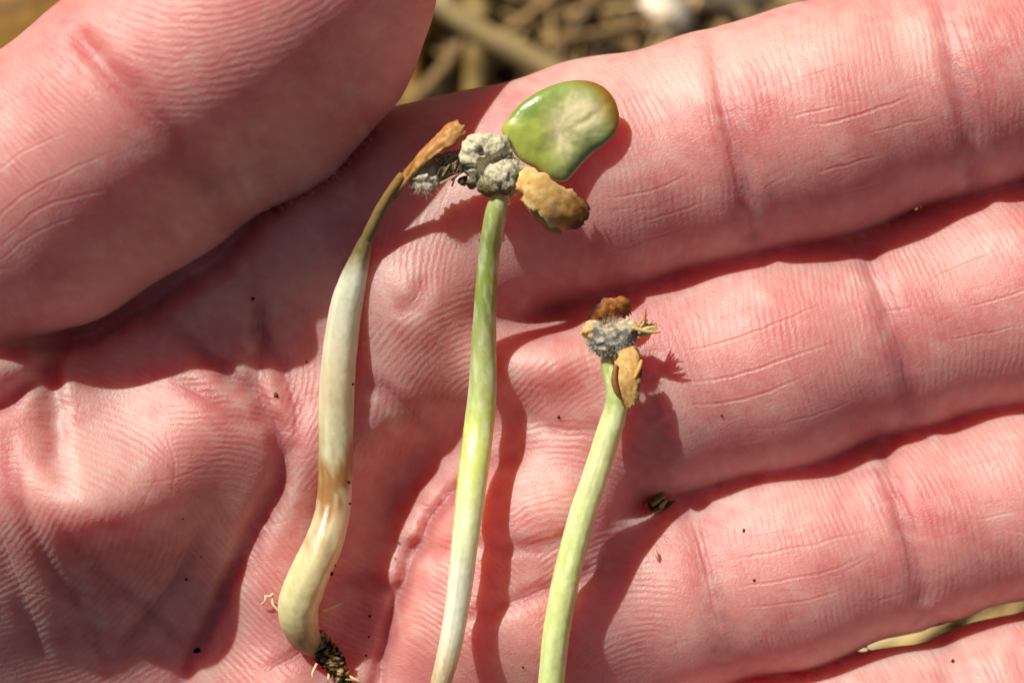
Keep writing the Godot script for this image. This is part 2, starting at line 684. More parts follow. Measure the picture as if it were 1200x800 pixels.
# pads of the palm: where, reach, the point the ridges curl round
var pads := [
	[470, 330, 70, 700, 330], [500, 400, 80, 590, 520], [640, 430, 60, 800, 640], [650, 570, 80, 655, 700], [690, 700, 90, 760, 860],
	[560, 700, 90, 420, 900], [130, 500, 90, 40, 720], [260, 480, 80, 240, 760], [320, 720, 120, 520, 480], [100, 700, 120, -80, 500], [400, 480, 90, 200, 420],
]

func ridge_row(job: int) -> void:
	var win := 0 if job < WIN[0][3] else 1
	var row: int = job if win == 0 else job - WIN[0][3]
	var w: int = WIN[win][2]
	var step: float = WIN[win][4]
	var line := PackedFloat32Array()
	line.resize(w)
	var py: float = WIN[win][1] + row * step
	for i in w:
		var px: float = WIN[win][0] + i * step
		var wx := px + 6.0 * na.get_noise_2d(px * 0.008, py * 0.008) + 0.6 * nb.get_noise_2d(px * 0.05, py * 0.05)
		var wy := py + 6.0 * na.get_noise_2d(px * 0.008 + 40.0, py * 0.008) + 0.6 * nb.get_noise_2d(px * 0.05 + 70.0, py * 0.05)
		var phase := 0.0
		var amp := 0.0
		if win == 1:
			# thumb: arcs over the pad beyond the joint, cross lines below it
			var along := (wx - 170.0) * 0.80 - (wy - 150.0) * 0.60
			var across := (wx - 170.0) * 0.60 + (wy - 150.0) * 0.80
			if along > 10.0:
				phase = Vector2((along - 250.0) * 0.8, across + 150.0).length()
				amp = sstep(0.0, 60.0, along) * 1.0
			else:
				phase = along + 0.0012 * across * across
				amp = 0.75
		else:
			var found := -1
			var f := 0
			while f < 4 and found < 0:
				var ax: Array = axes_px[f]
				if wx > ax[0][0] + (20.0 if f else -10.0):
					for s in ax.size() - 1:
						if wx <= ax[s + 1][0] or s == ax.size() - 2:
							var t: float = (wx - ax[s][0]) / (ax[s + 1][0] - ax[s][0])
							var cy: float = lerpf(ax[s][1], ax[s + 1][1], t)
							if absf(wy - cy) < 128.0 - 8.0 * f:
								found = f
								var off := wy - cy
								var slope: float = float(ax[s + 1][1] - ax[s][1]) / (ax[s + 1][0] - ax[s][0])
								phase = wx * 0.97 + slope * off + 0.0016 * off * off * sin(wx * 0.011 + f)
								amp = 0.9 * sstep(ax[0][0], ax[0][0] + 80.0, wx)
							break
				f += 1
			if found < 0:
				var bw := 0.0
				var second := 0.0
				for pd in pads:
					var ww := exp(-(Vector2(wx - pd[0], wy - pd[1]).length_squared()) / (pd[2] * pd[2]))
					if ww > bw:
						second = bw
						bw = ww
						phase = Vector2(wx - pd[3], wy - pd[4]).length()
					elif ww > second:
						second = ww
				amp = sstep(0.05, 0.5, bw) * sstep(0.0, 0.25, (bw - second) / (bw + 0.01)) * 1.2
		var mod := 0.55 + 0.6 * na.get_noise_2d(px * 0.02 + 9.0, py * 0.02)
		var h := amp * clampf(mod, 0.1, 1.1) * 0.27 * sin(phase * TAU / 7.4 + 0.25 * nb.get_noise_2d(px * 0.03, py * 0.03 + 33.0))
		h += 0.09 * nb.get_noise_2d(px * 0.16, py * 0.16) + 0.15 * nb.get_noise_2d(px * 0.33 + 5.0, py * 0.33) + 0.06 * na.get_noise_2d(px * 0.045, py * 0.045)
		line[i] = h
	bump_rows[job] = line

var bump_rows := []

# photo lines of the skin: [depth, half-width px, points]; the fingers' long wrinkles, cross creases, palm lines
func lines_hand() -> Array:
	return [
		# index
		[1.9, 4.0, [[832, 45], [838, 110], [850, 170], [864, 225], [884, 275]]], [1.3, 3.0, [[848, 60], [862, 130], [870, 200], [892, 262]]], [0.8, 2.4, [[822, 90], [830, 150], [846, 215]]],
		[1.7, 4.0, [[1098, 0], [1112, 40], [1126, 100], [1140, 160], [1148, 205]]], [1.0, 3.0, [[1112, 10], [1132, 80], [1150, 150]]],
		[2.0, 2.2, [[935, 153], [975, 147], [1020, 133], [1066, 114]]], [1.4, 2.0, [[915, 144], [950, 136], [978, 130]]], [1.5, 2.0, [[950, 205], [985, 197], [1020, 187]]], [1.0, 1.8, [[1000, 165], [1050, 150], [1092, 140]]],
		[1.2, 2.0, [[705, 235], [760, 226], [810, 205]]], [1.3, 2.0, [[700, 300], [755, 282], [815, 262]]], [1.0, 2.0, [[740, 265], [790, 250], [830, 236]]], [0.9, 1.8, [[900, 105], [960, 90], [1000, 78]]],
		[0.9, 1.8, [[1180, 90], [1220, 84]]], [0.9, 1.8, [[960, 230], [1010, 222], [1060, 205]]],
		# middle
		[1.9, 4.2, [[1008, 290], [1026, 320], [1044, 365], [1060, 410], [1070, 450], [1078, 480]]], [1.3, 3.2, [[1026, 300], [1046, 345], [1066, 395]]], [0.9, 2.6, [[1000, 310], [1030, 380], [1052, 440]]],
		[1.7, 2.2, [[800, 412], [860, 398], [925, 372], [975, 352]]], [1.6, 2.2, [[790, 450], [860, 440], [930, 416], [990, 396]]], [1.5, 2.2, [[800, 475], [870, 468], [950, 436]]], [1.1, 2.0, [[820, 380], [870, 366], [930, 340]]],
		[1.3, 2.0, [[1090, 330], [1130, 310], [1180, 290]]], [1.3, 2.0, [[1130, 362], [1170, 350], [1220, 334]]], [1.1, 2.0, [[900, 500], [960, 486], [1010, 466]]], [1.0, 1.8, [[1100, 400], [1150, 392], [1200, 380]]],
		[1.2, 2.4, [[765, 420], [775, 460], [782, 500]]],
		# ring
		[1.9, 4.2, [[1030, 530], [1046, 570], [1060, 610], [1070, 650], [1078, 700]]], [1.4, 3.4, [[1050, 560], [1068, 600], [1082, 650], [1088, 690]]], [0.8, 2.4, [[1020, 560], [1040, 620], [1056, 680]]],
		[1.4, 2.2, [[850, 660], [900, 650], [960, 638], [1030, 622]]], [1.3, 2.2, [[860, 692], [920, 680], [980, 668], [1022, 650]]], [1.1, 2.0, [[870, 635], [920, 626], [980, 610]]], [1.1, 2.0, [[870, 715], [940, 706], [1000, 690]]],
		[1.3, 2.0, [[1110, 560], [1150, 546], [1210, 526]]], [1.1, 2.0, [[1150, 612], [1200, 600]]], [1.4, 3.0, [[812, 600], [826, 650], [836, 700], [852, 760]]], [1.0, 2.4, [[775, 690], [790, 730], [800, 780]]],
		# pinky
		[1.2, 3.0, [[1100, 740], [1112, 775], [1120, 800]]],
		# palm
		[1.6, 3.0, [[190, 350], [240, 400], [300, 455], [328, 520]]], [1.5, 3.0, [[285, 355], [300, 400], [330, 440], [345, 500], [330, 560]]], [1.1, 2.4, [[345, 500], [320, 560], [270, 640], [230, 720]]],
		[1.2, 2.4, [[305, 330], [300, 420], [300, 480]]], [1.1, 2.4, [[190, 440], [250, 470], [300, 500]]], [1.1, 2.2, [[345, 560], [310, 620], [270, 670]]],
		[1.3, 2.6, [[620, 535], [555, 565], [505, 610], [470, 690]]], [1.0, 2.2, [[420, 610], [470, 600], [520, 600], [560, 590]]], [0.9, 2.0, [[470, 690], [520, 700], [560, 715], [620, 700]]],
		[1.0, 2.0, [[500, 320], [490, 345], [478, 362]]], [1.0, 2.0, [[430, 440], [455, 460], [500, 505]]], [1.2, 2.4, [[700, 610], [660, 640], [630, 650]]], [1.1, 2.2, [[690, 612], [730, 600], [765, 602]]],
		[1.0, 2.0, [[575, 715], [640, 690], [720, 655]]], [0.9, 2.0, [[520, 760], [570, 730], [620, 715]]], [0.9, 2.0, [[370, 700], [420, 690], [460, 700]]], [1.0, 2.0, [[300, 800], [345, 775], [390, 765]]],
		[1.0, 2.6, [[30, 500], [55, 620], [95, 740]]], [1.0, 2.4, [[0, 560], [20, 660], [40, 780]]], [0.9, 2.4, [[60, 600], [120, 680], [180, 730], [200, 790]]], [0.9, 2.2, [[110, 690], [170, 750], [230, 780]]],
		[0.9, 2.2, [[235, 615], [190, 690], [140, 750]]], [0.8, 2.0, [[0, 690], [60, 700], [110, 720]]], [0.9, 2.0, [[130, 560], [200, 560], [260, 540]]], [0.8, 2.0, [[190, 480], [210, 540], [205, 600]]],
	]

func lines_thumb() -> Array:
	return [
		[1.6, 5.0, [[92, 50], [112, 88], [150, 122], [200, 165], [240, 208]]], [0.9, 3.0, [[120, 70], [150, 105], [190, 140], [225, 168]]],
		[1.2, 2.2, [[0, 280], [45, 240], [100, 210], [150, 190]]], [1.2, 2.2, [[20, 285], [70, 250], [120, 235], [165, 225]]], [1.0, 2.0, [[0, 160], [30, 135], [70, 110], [95, 98]]], [1.0, 2.0, [[0, 320], [40, 290], [90, 265], [150, 250]]],
		[0.9, 2.0, [[15, 190], [40, 205], [70, 240], [100, 280]]], [0.9, 2.0, [[10, 130], [20, 180], [50, 230]]], [0.8, 2.0, [[0, 230], [50, 190], [110, 165]]],
	]

func skin(v: PackedVector3Array, idx: PackedInt32Array) -> void:
	var t0 := Time.get_ticks_msec()
	var rows: int = WIN[0][3] + WIN[1][3]
	bump_rows.resize(rows)
	var job := WorkerThreadPool.add_group_task(ridge_row, rows)
	WorkerThreadPool.wait_for_group_task_completion(job)
	for win in 2:
		var all := PackedFloat32Array()
		for r in WIN[win][3]:
			all.append_array(bump_rows[r + (WIN[0][3] if win else 0)])
		bumps[win] = all
	bump_rows.clear()
	print("  ridges ", Time.get_ticks_msec() - t0)
	# wrinkles: drawn lines, then many short random ones
	for win in 2:
		var g: PackedFloat32Array = bumps[win]
		for l in (lines_hand() if win == 0 else lines_thumb()):
			furrow(g, WIN[win][2], WIN[win][3], WIN[win][0], WIN[win][1], WIN[win][4], wavy(l[2], 2.0), l[0] * 0.36, l[1] * 0.72, true, l[0] * 0.16)
		rng.seed = 900 + win
		for n in (380 if win == 0 else 120):
			var x := rng.randf_range(0, 1200) if win == 0 else rng.randf_range(-40, 480)
			var y := rng.randf_range(0, 800) if win == 0 else rng.randf_range(-60, 380)
			var ang := rng.randf_range(-0.5, 0.1) if win == 0 and x > 700 else (rng.randf_range(-0.9, -0.2) if win == 1 else rng.randf_range(-1.4, 1.4))
			if rng.randf() < 0.25:
				ang += 1.4
			var ln := rng.randf_range(14, 60)
			var d := Vector2(cos(ang), sin(ang)) * ln * 0.5
			furrow(g, WIN[win][2], WIN[win][3], WIN[win][0], WIN[win][1], WIN[win][4], [[x - d.x, y - d.y], [x + rng.randf_range(-3, 3), y + rng.randf_range(-3, 3)], [x + d.x, y + d.y]], rng.randf_range(0.12, 0.4), rng.randf_range(1.1, 1.8), true)
		bumps[win] = g
	print("  lines ", Time.get_ticks_msec() - t0)
	var mats := []
	for win in 2:
		var g: PackedFloat32Array = bumps[win]
		var w: int = WIN[win][2]
		var h: int = WIN[win][3]
		for y in h:                       # fade to flat at the rim, so that the clamped edge runs on smooth
			for x in w:
				var e := mini(mini(x, w - 1 - x), mini(y, h - 1 - y))
				if e < 24:
					g[y * w + x] *= e / 24.0
		var im := Image.create_from_data(w, h, false, Image.FORMAT_RF, g.to_byte_array())
		var m := mat(0.58, 0.72)
		m.rim_enabled = true
		m.rim = 0.22
		m.rim_tint = 0.3
		m.resource_name = "skin"
		m.texture_repeat = false
		m.heightmap_enabled = true
		m.heightmap_texture = ImageTexture.create_from_image(im)
		m.heightmap_scale = 0.0095
		m.subsurf_scatter_enabled = true
		m.subsurf_scatter_strength = 0.68
		mats.append(m)
	# macro creases push the mesh itself
	var n := normals_of(v, idx)
	for i in v.size():
		var p := v[i]
		if n[i].y < 0.0 or absf(p.x) > 60.0:
			continue
		var thumb := p.y > 5.0 and p.x < -12.0 and p.z < 0.0
		var k := 12.0 * CAM_H / (CAM_H - p.y)
		var q := Vector2(600.0 + p.x * k, 400.0 + p.z * k)
		var push := 0.0
		for d in dents:
			if (d[6] > 0.5) != thumb:
				continue
			var a := Vector2(d[0], d[1])
			var ab := Vector2(d[2], d[3]) - a
			var t := clampf((q - a).dot(ab) / ab.length_squared(), 0.0, 1.0)
			var e := q.distance_to(a + ab * t) / float(d[5])
			if e < 3.5:
				push -= d[4] * exp(-0.5 * e * e)
		v[i] = p + n[i] * push
	n = normals_of(v, idx)
	var owner := PackedByteArray()
	owner.resize(v.size())
	var col := PackedColorArray()
	col.resize(v.size())
	var uv := PackedVector2Array()
	uv.resize(v.size())
	for i in v.size():
		var p := v[i]
		var is_thumb := 0
		if p.x < -4.0 and p.y > -6.0:
			var dt := chain_sdf(chains[4], p, 3.0)
			if dt < 0.35 and p.x > -60.0 and p.z < 4.0 and dt < palm_sdf(p):
				is_thumb = 1
		owner[i] = is_thumb
		var k := 12.0 * CAM_H / (CAM_H - (8.0 if is_thumb else 2.0))
		var px := 600.0 + p.x * k
		var py := 400.0 + p.z * k
		var win: Array = WIN[is_thumb]
		var tx: float = (px - win[0]) / win[4]
		var ty: float = (py - win[1]) / win[4]
		uv[i] = Vector2((tx + 0.5) / win[2], (ty + 0.5) / win[3])
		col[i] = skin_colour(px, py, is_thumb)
	# two surfaces of one continuous skin, so that the thumb can carry its own relief
	var o := MeshInstance3D.new()
	o.name = "hand"
	var me := ArrayMesh.new()
	var base := Vector3.ZERO
	for win in 2:
		var remap := PackedInt32Array()
		remap.resize(v.size())
		remap.fill(-1)
		var sv := PackedVector3Array()
		var sn := PackedVector3Array()
		var sc := PackedColorArray()
		var su := PackedVector2Array()
		var si := PackedInt32Array()
		for t in range(0, idx.size(), 3):
			var who := owner[idx[t]] + owner[idx[t + 1]] + owner[idx[t + 2]]
			if (who == 3) != (win == 1):
				continue
			for q in 3:
				var a := idx[t + q]
				if remap[a] < 0:
					remap[a] = sv.size()
					sv.append((v[a] - base) * MM)
					sn.append(n[a])
					sc.append(col[a])
					if win == 0 and owner[a] == 1:
						var p := v[a]
						var k := 12.0 * CAM_H / (CAM_H - 2.0)
						su.append(Vector2(((600.0 + p.x * k - WIN[0][0]) / WIN[0][4] + 0.5) / WIN[0][2], ((400.0 + p.z * k - WIN[0][1]) / WIN[0][4] + 0.5) / WIN[0][3]))
					else:
						su.append(uv[a])
				si.append(remap[a])
		var arr := []
		arr.resize(Mesh.ARRAY_MAX)
		arr[Mesh.ARRAY_VERTEX] = sv
		arr[Mesh.ARRAY_NORMAL] = sn
		arr[Mesh.ARRAY_COLOR] = sc
		arr[Mesh.ARRAY_TEX_UV] = su
		arr[Mesh.ARRAY_INDEX] = si
		me.add_surface_from_arrays(Mesh.PRIMITIVE_TRIANGLES, arr)
		me.surface_set_material(win, mats[win])
	o.mesh = me
	add_child(o, true)
	meta(o, "bare open left hand, palm up, thumb folded in, holding three seedlings", "hand")

# soft folds at the joints: from, to (photo px), depth mm, half-width px, on the thumb
var dents := [
	[92, 44, 250, 216, 0.8, 10, 1], [110, 62, 236, 196, 0.5, 24, 1],
	[836, 50, 884, 275, 0.75, 9, 0], [1104, 0, 1146, 205, 0.75, 9, 0], [1018, 290, 1076, 480, 0.75, 9, 0], [1038, 530, 1084, 700, 0.75, 9, 0], [816, 600, 850, 760, 0.35, 12, 0], [768, 420, 780, 520, 0.35, 12, 0],
	[1104, 740, 1124, 810, 0.4, 12, 0],
]

# joints are pinker and more purple, pads paler, sunlit finger tops painted paler; blotches of blood under the skin
var blush := [[855, 170, 40, 110, 1.0], [1125, 95, 36, 100, 0.8], [1045, 380, 36, 90, 1.0], [1068, 620, 34, 90, 1.0], [690, 340, 110, 60, 0.6], [780, 560, 60, 80, 0.8], [300, 560, 60, 160, 0.6], [500, 560, 80, 80, 0.6], [60, 430, 60, 40, 0.7], [90, 700, 150, 120, 0.5], [430, 690, 60, 120, 0.5]]
func joint_tint(px: float, py: float) -> float:
	var q := Vector2(px + 8.0 * nb.get_noise_2d(px * 0.03, py * 0.03), py)
	var w := 0.0
	for d in dents:
		if d[6] > 0.5: continue
		var a := Vector2(d[0], d[1])
		var ab := Vector2(d[2], d[3]) - a
		var t := clampf((q - a).dot(ab) / ab.length_squared(), 0.0, 1.0)
		var e := q.distance_to(a + ab * t) / 15.0
		if e < 3.0:
			w += exp(-0.5 * e * e) * (0.6 + 0.6 * nb.get_noise_2d(px * 0.05, py * 0.05 + 9.0))
	return w

var pale := [[120, 540, 60, 50, 1.0], [480, 350, 50, 50, 0.4], [760, 85, 130, 45, 0.9], [960, 50, 180, 50, 0.8], [60, 60, 90, 70, 0.5], [880, 590, 120, 30, 0.5], [1100, 770, 160, 40, 0.6], [650, 580, 70, 40, 0.3]]  # pads pressed pale, plus sunlight painted along the upper finger edges
func skin_colour(px: float, py: float, thumb: int) -> Color:
	var c := Color(0.655, 0.262, 0.235)
	var m := na.get_noise_2d(px * 0.009, py * 0.009)
	var f := nb.get_noise_2d(px * 0.06, py * 0.06)
	var b := 0.25 + 1.25 * m + 0.2 * f + 0.14 * nb.get_noise_2d(px * 0.13, py * 0.13)
	var w := 0.0
	if thumb == 0:
		b += 1.3 * clampf(grid_sample(flush_shade, px, py), 0.0, 1.4)
		for q in blush:
			var dx: float = (px - q[0]) / q[2]
			var dy: float = (py - q[1]) / q[3]
			b += q[4] * exp(-(dx * dx + dy * dy))
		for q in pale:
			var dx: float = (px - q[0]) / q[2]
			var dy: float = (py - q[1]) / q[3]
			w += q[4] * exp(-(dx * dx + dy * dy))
	else:
		var dx := ((px - 170.0) * 0.8 - (py - 130.0) * 0.6) / 26.0
		b += 1.0 * exp(-dx * dx)
	b = clampf(b, 0.0, 1.5)
	c = c.lerp(Color(0.54, 0.135, 0.13), b * 0.62)
	if thumb == 0:
		c = c.lerp(Color(0.36, 0.085, 0.08), 0.3 * clampf(grid_sample(flush_shade, px, py), 0.0, 1.2))  # darkens the crease colour to stand for shade in the groove
		c = c.lerp(Color(0.40, 0.14, 0.15), clampf(joint_tint(px, py), 0.0, 1.0) * 0.55)
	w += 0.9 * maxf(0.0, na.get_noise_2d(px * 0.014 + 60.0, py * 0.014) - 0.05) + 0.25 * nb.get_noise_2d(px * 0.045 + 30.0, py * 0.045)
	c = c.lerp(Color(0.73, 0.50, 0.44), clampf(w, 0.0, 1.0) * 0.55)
	return c

# ============================================================== the seedlings
func leaf_sheet(called: String, parent: Node, base: Vector3, mid: Array, thick: float, curl: float, m: Material, tint: Callable, ragged := 0.12, sd := 1.0) -> MeshInstance3D:
	# mid rows: [px, py, h, half-width mm, roll deg]; a curled, two-sided sheet with torn edges
	var line := spline(mid, 7)
	var nu := line.size()
	var nv := 13
	var v := PackedVector3Array()
	var col := PackedColorArray()
	var idx := PackedInt32Array()
	var c := []
	for q in line:
		c.append(P(q[0], q[1], q[2]))
	for face in 2:
		for i in nu:
			var d: Vector3 = (c[mini(i + 1, nu - 1)] - c[maxi(i - 1, 0)]).normalized()
			var s := d.cross(Vector3.UP).normalized()
			var up := s.cross(d).normalized()
			var roll: float = deg_to_rad(line[i][4])
			var s2 := s * cos(roll) + up * sin(roll)
			var u2 := up * cos(roll) - s * sin(roll)
			for j in nv:
				var t := float(j) / (nv - 1) * 2.0 - 1.0
				var e := 1.0 + (ragged * na.get_noise_2d(i * 0.13 + sd * 17.0, signf(t) * 3.0) + 0.2 * ragged * nb.get_noise_2d(i * 0.45 + sd * 5.0, signf(t) * 2.0)) * absf(t)
				var w: float = line[i][3] * e
				var a := t * curl
				var across := sin(a) / curl if absf(curl) > 0.01 else t
				var lift := (cos(a) - 1.0) / curl if absf(curl) > 0.01 else 0.0
				var crinkle := 0.16 * na.get_noise_2d(i * 0.07 + sd * 31.0, t * 1.3) + 0.07 * nb.get_noise_2d(i * 0.07 + sd, t * 3.6 + sd) + 0.012 * nb.get_noise_2d(i * 0.5 + sd, t * 5.0 + sd)
				var endwarp := d * (ragged * 1.0 * nb.get_noise_2d(t * 2.3, sd * 9.0) if i > nu - 4 else 0.0)
				var q: Vector3 = c[i] + s2 * across * w + u2 * (lift * w + crinkle - (thick * 0.55 if face else 0.0)) + endwarp
				v.append(q)
				col.append(tint.call(float(i) / (nu - 1), t, q, face))
	var off := nu * nv
	for i in nu - 1:
		for j in nv - 1:
			var a := i * nv + j
			idx.append_array([a, a + nv, a + 1, a + 1, a + nv, a + nv + 1])
			a += off
			idx.append_array([a, a + 1, a + nv, a + 1, a + nv + 1, a + nv])
	var rim := []
	for j in nv: rim.append(j)
	for i in range(1, nu): rim.append(i * nv + nv - 1)
	for j in range(nv - 2, -1, -1): rim.append((nu - 1) * nv + j)
	for i in range(nu - 2, 0, -1): rim.append(i * nv)
	for k in rim.size():
		var a: int = rim[k]
		var b: int = rim[(k + 1) % rim.size()]
		idx.append_array([a, b, a + off, b, b + off, a + off])
	return put(called, parent, base, v, idx, m, col)

func hair(called: String, parent: Node, base: Vector3, a: Vector3, b: Vector3, sag: Vector3, r: float, m: Material, c: Color) -> void:
	var mid := (a + b) * 0.5 + sag
	tube(called, parent, base, [[a.x, a.y, a.z, r], [mid.x, mid.y, mid.z, r * 0.85], [b.x, b.y, b.z, r * 0.35]], 5, 6, m, func(_u, _a, _p): return c, null, true)

# a tuft of fine mould threads standing on a lump: one part
func fuzz(called: String, parent: Node, base: Vector3, centre: Vector3, radii: Vector3, count: int, length: float, r: float, m: Material, ca: Color, cb: Color, sd: int) -> void:
	var v := PackedVector3Array()
	var idx := PackedInt32Array()
	var col := PackedColorArray()
	rng.seed = sd
	for i in count:
		var d := Vector3(rng.randfn(), absf(rng.randfn()) * 0.8 - 0.15, rng.randfn()).normalized()
		var p := centre + d * radii * 0.9
		var dir := (d + Vector3(rng.randfn(), rng.randfn(), rng.randfn()) * 0.55).normalized()
		var l := length * rng.randf_range(0.4, 1.25)
		var bend := Vector3(rng.randfn(), rng.randfn(), rng.randfn()) * l * 0.22
		var s := dir.cross(Vector3(0.3, 0.9, 0.31)).normalized()
		var t := dir.cross(s)
		var c := ca.lerp(cb, rng.randf())
		var at := v.size()
		for k in 3:
			var u := k * 0.5
			var q := p + dir * l * u + bend * u * u
			for e in 3:
				v.append(q + (s * cos(TAU * e / 3.0) + t * sin(TAU * e / 3.0)) * r * (1.0 - 0.7 * u))
				col.append(c)
		for k in 2:
			for e in 3:
				var a := at + k * 3 + e
				var b := at + k * 3 + (e + 1) % 3
				idx.append_array([a, b, a + 3, b, b + 3, a + 3])
	var o := put(called, parent, base, v, idx, m, col)
	o.set_meta("kind", "stuff")

func streak(u: float, a: float) -> float:       # lengthwise fibres and small bruises
	return 1.0 + 0.13 * nb.get_noise_2d(cos(a) * 5.0 + u * 1.5, sin(a) * 5.0 + u * 2.0) + 0.10 * na.get_noise_2d(u * 22.0, a * 0.9) + 0.06 * nb.get_noise_2d(u * 90.0, a * 3.0)

func lump(p: Vector3, c: Vector3, r: Vector3) -> float:       # ellipsoid
	var q := (p - c) / r
	var k := q.length()
	return (k - 1.0) * minf(r.x, minf(r.y, r.z))

func build_seedlings() -> void:
	var stem_m := mat(0.38, 0.5)
	grain(stem_m, 0.02, 0.006)
	stem_m.subsurf_scatter_enabled = true
	stem_m.subsurf_scatter_strength = 0.25
	var dry_m := grain(mat(0.62, 0.4), 0.03, 0.006)
	var fur_m := grain(mat(0.95, 0.2), 0.05, 0.012)
	var soil_m := grain(mat(0.95, 0.2), 0.05, 0.03)
	var hair_m := mat(0.5, 0.4)
	seedling_one(stem_m, dry_m, fur_m, soil_m, hair_m)
	seedling_two(stem_m, dry_m, fur_m, hair_m)
	seedling_three(stem_m, dry_m, fur_m, hair_m)

func seedling_one(stem_m: Material, dry_m: Material, fur_m: Material, soil_m: Material, hair_m: Material) -> void:
	var h := func(px, py, lift): return rest(px, py) + lift
	var base := P(345, 720, rest(345, 720))
	var t := thing("seedling", "withered white seedling with brown stained stem, shrivelled tip and dirty root", "seedling", base, "seedlings lying across the palm")
	var tint := func(u: float, a: float, p: Vector3) -> Color:
		var k := CAM_H / (CAM_H - p.y) * 12.0
		var px := 600.0 + p.x * k
		var py := 400.0 + p.z * k
		var n := na.get_noise_2d(px * 0.03, py * 0.012)
		var c := lin(0.88, 0.84, 0.74).lerp(lin(0.84, 0.79, 0.64), sstep(350, 480, py))
		c = c.lerp(lin(0.88, 0.83, 0.62), sstep(600, 690, py))
		var stain := exp(-pow((py - 562.0 + 16.0 * sin(a)) / 46.0, 2.0)) * (0.62 + 1.5 * n + 0.5 * nb.get_noise_2d(a * 3.0, py * 0.02)) + exp(-pow((py - 500.0) / 40.0, 2.0)) * maxf(0.0, n + 0.25) * 1.0 + exp(-pow((py - 625.0) / 30.0, 2.0)) * maxf(0.0, n + 0.2) * 0.9
		c = c.lerp(lin(0.60, 0.37, 0.11), clampf(stain, 0.0, 1.0) * 0.85)
		c = c.lerp(lin(0.70, 0.40, 0.12), sstep(0.35, 0.55, n) * sstep(590, 600, py) * sstep(660, 620, py))
		c = c.lerp(lin(0.52, 0.41, 0.20), sstep(715, 762, py) * 0.85)
		c = c.lerp(lin(0.46, 0.40, 0.25), sstep(335, 286, py + 14.0 * n))
		return c * streak(u, a + 2.0)
	var wob := func(u: float, a: float) -> float: return 0.05 * na.get_noise_2d(u * 9.0, a * 0.8) + 0.015 * nb.get_noise_2d(u * 60.0, a * 3.0)
	tube("stem", t, base, [[376, 764, h.call(376, 764, 0.4), 0.8], [364, 754, h.call(364, 754, 0.8), 1.25], [353, 738, h.call(353, 738, 1.4), 1.7], [349, 712, h.call(349, 712, 1.9), 2.0], [360, 678, h.call(360, 678, 2.6), 1.95], [379, 636, h.call(379, 636, 3.2), 1.85], [391, 590, -0.2, 1.72], [393, 530, 0.4, 1.65], [395, 450, 1.3, 1.7], [403, 375, 2.0, 1.62], [412, 335, 2.8, 1.4], [421, 306, 3.4, 1.05], [428, 284, 4.0, 0.72], [432, 274, 4.3, 0.5]], 9, 28, stem_m, tint, wob)
	tube("withered_neck", t, base, [[428, 284, 4.0, 0.58], [434, 270, 4.5, 0.6], [446, 245, 5.2, 0.55], [460, 222, 5.9, 0.5], [472, 205, 6.4, 0.45]], 7, 14, dry_m, func(u, a, p): return lin(0.42, 0.38, 0.24).lerp(lin(0.56, 0.42, 0.24), u + 0.4 * na.get_noise_2d(u * 8.0, a)), wob)
	leaf_sheet("dry_leaf", t, base, [[459, 232, 5.7, 0.35, 20], [470, 212, 6.5, 0.6, 25], [487, 190, 7.7, 0.8, 30], [508, 170, 8.3, 1.0, 25], [527, 155, 8.5, 1.15, 20], [541, 146, 8.3, 0.8, 10]], 0.16, 0.9, dry_m,
		func(u: float, t2: float, q: Vector3, _f: int) -> Color: return lin(0.66, 0.45, 0.22).lerp(lin(0.82, 0.64, 0.40), sstep(-0.2, 0.7, na.get_noise_2d(q.x * 1.4, q.z * 1.4) + t2 * 0.35)).lerp(lin(0.55, 0.33, 0.12), sstep(0.8, 1.0, absf(t2))), 0.25, 2.0)
	# the shed seed coat with mould, under the dry leaf
	var c1 := P(509, 199, 6.1)
	blob("mouldy_husk", t, base, c1 - Vector3(3.4, 2.2, 3.0), c1 + Vector3(3.9, 2.4, 3.0), 0.14,
		func(p: Vector3) -> float:
			var q := p - c1
			var d := lump(q, Vector3(-0.9, 0.1, 0.55), Vector3(1.25, 1.0, 1.45))
			d = smin(d, lump(q, Vector3(0.9, 0.1, -0.35), Vector3(1.7, 1.0, 1.2)), 0.5)
			d = smin(d, lump(q, Vector3(1.9, 0.3, -1.0), Vector3(0.9, 0.8, 0.9)), 0.4)
			return d + 0.24 * nb.get_noise_3d(p.x * 0.9, p.y * 0.9, p.z * 0.9) + 0.06 * nb.get_noise_3d(p.x * 3.1, p.y * 3.1, p.z * 3.1), fur_m,
		func(p: Vector3) -> Color:
			var q := p - c1
			var k := sstep(-0.4, 0.3, q.x - q.z * 0.3 - 0.1)
			var c := lin(0.80, 0.75, 0.66).lerp(lin(0.40, 0.32, 0.22), k * 0.85)
			return c.lerp(lin(0.72, 0.66, 0.54), k * sstep(0.15, 0.4, nb.get_noise_3d(p.x * 3.0, p.y * 3.0, p.z * 3.0))))
	fuzz("mould_fuzz", t, base, c1 + Vector3(-0.8, 0.0, 0.7), Vector3(1.4, 1.0, 1.5), 420, 0.7, 0.018, hair_m, lin(0.85, 0.80, 0.72), lin(0.62, 0.54, 0.44), 31)
	# straws of the husk
	rng.seed = 4
	for i in 9:
		var a := c1 + Vector3(rng.randf_range(-0.2, 2.4), 1.0, rng.randf_range(-1.4, 0.9))
		var d := Vector3(0.8, 0.15, -0.9).rotated(Vector3.UP, rng.randf_range(-0.5, 0.5)) * rng.randf_range(0.5, 1.1)
		hair("husk_fibre", t, base, a - d, a + d, Vector3(0, 0.2, 0), 0.11, hair_m, lin(0.34, 0.26, 0.16).lerp(lin(0.70, 0.62, 0.46), rng.randf()))
	# root
	var hr: float = rest(385, 778)
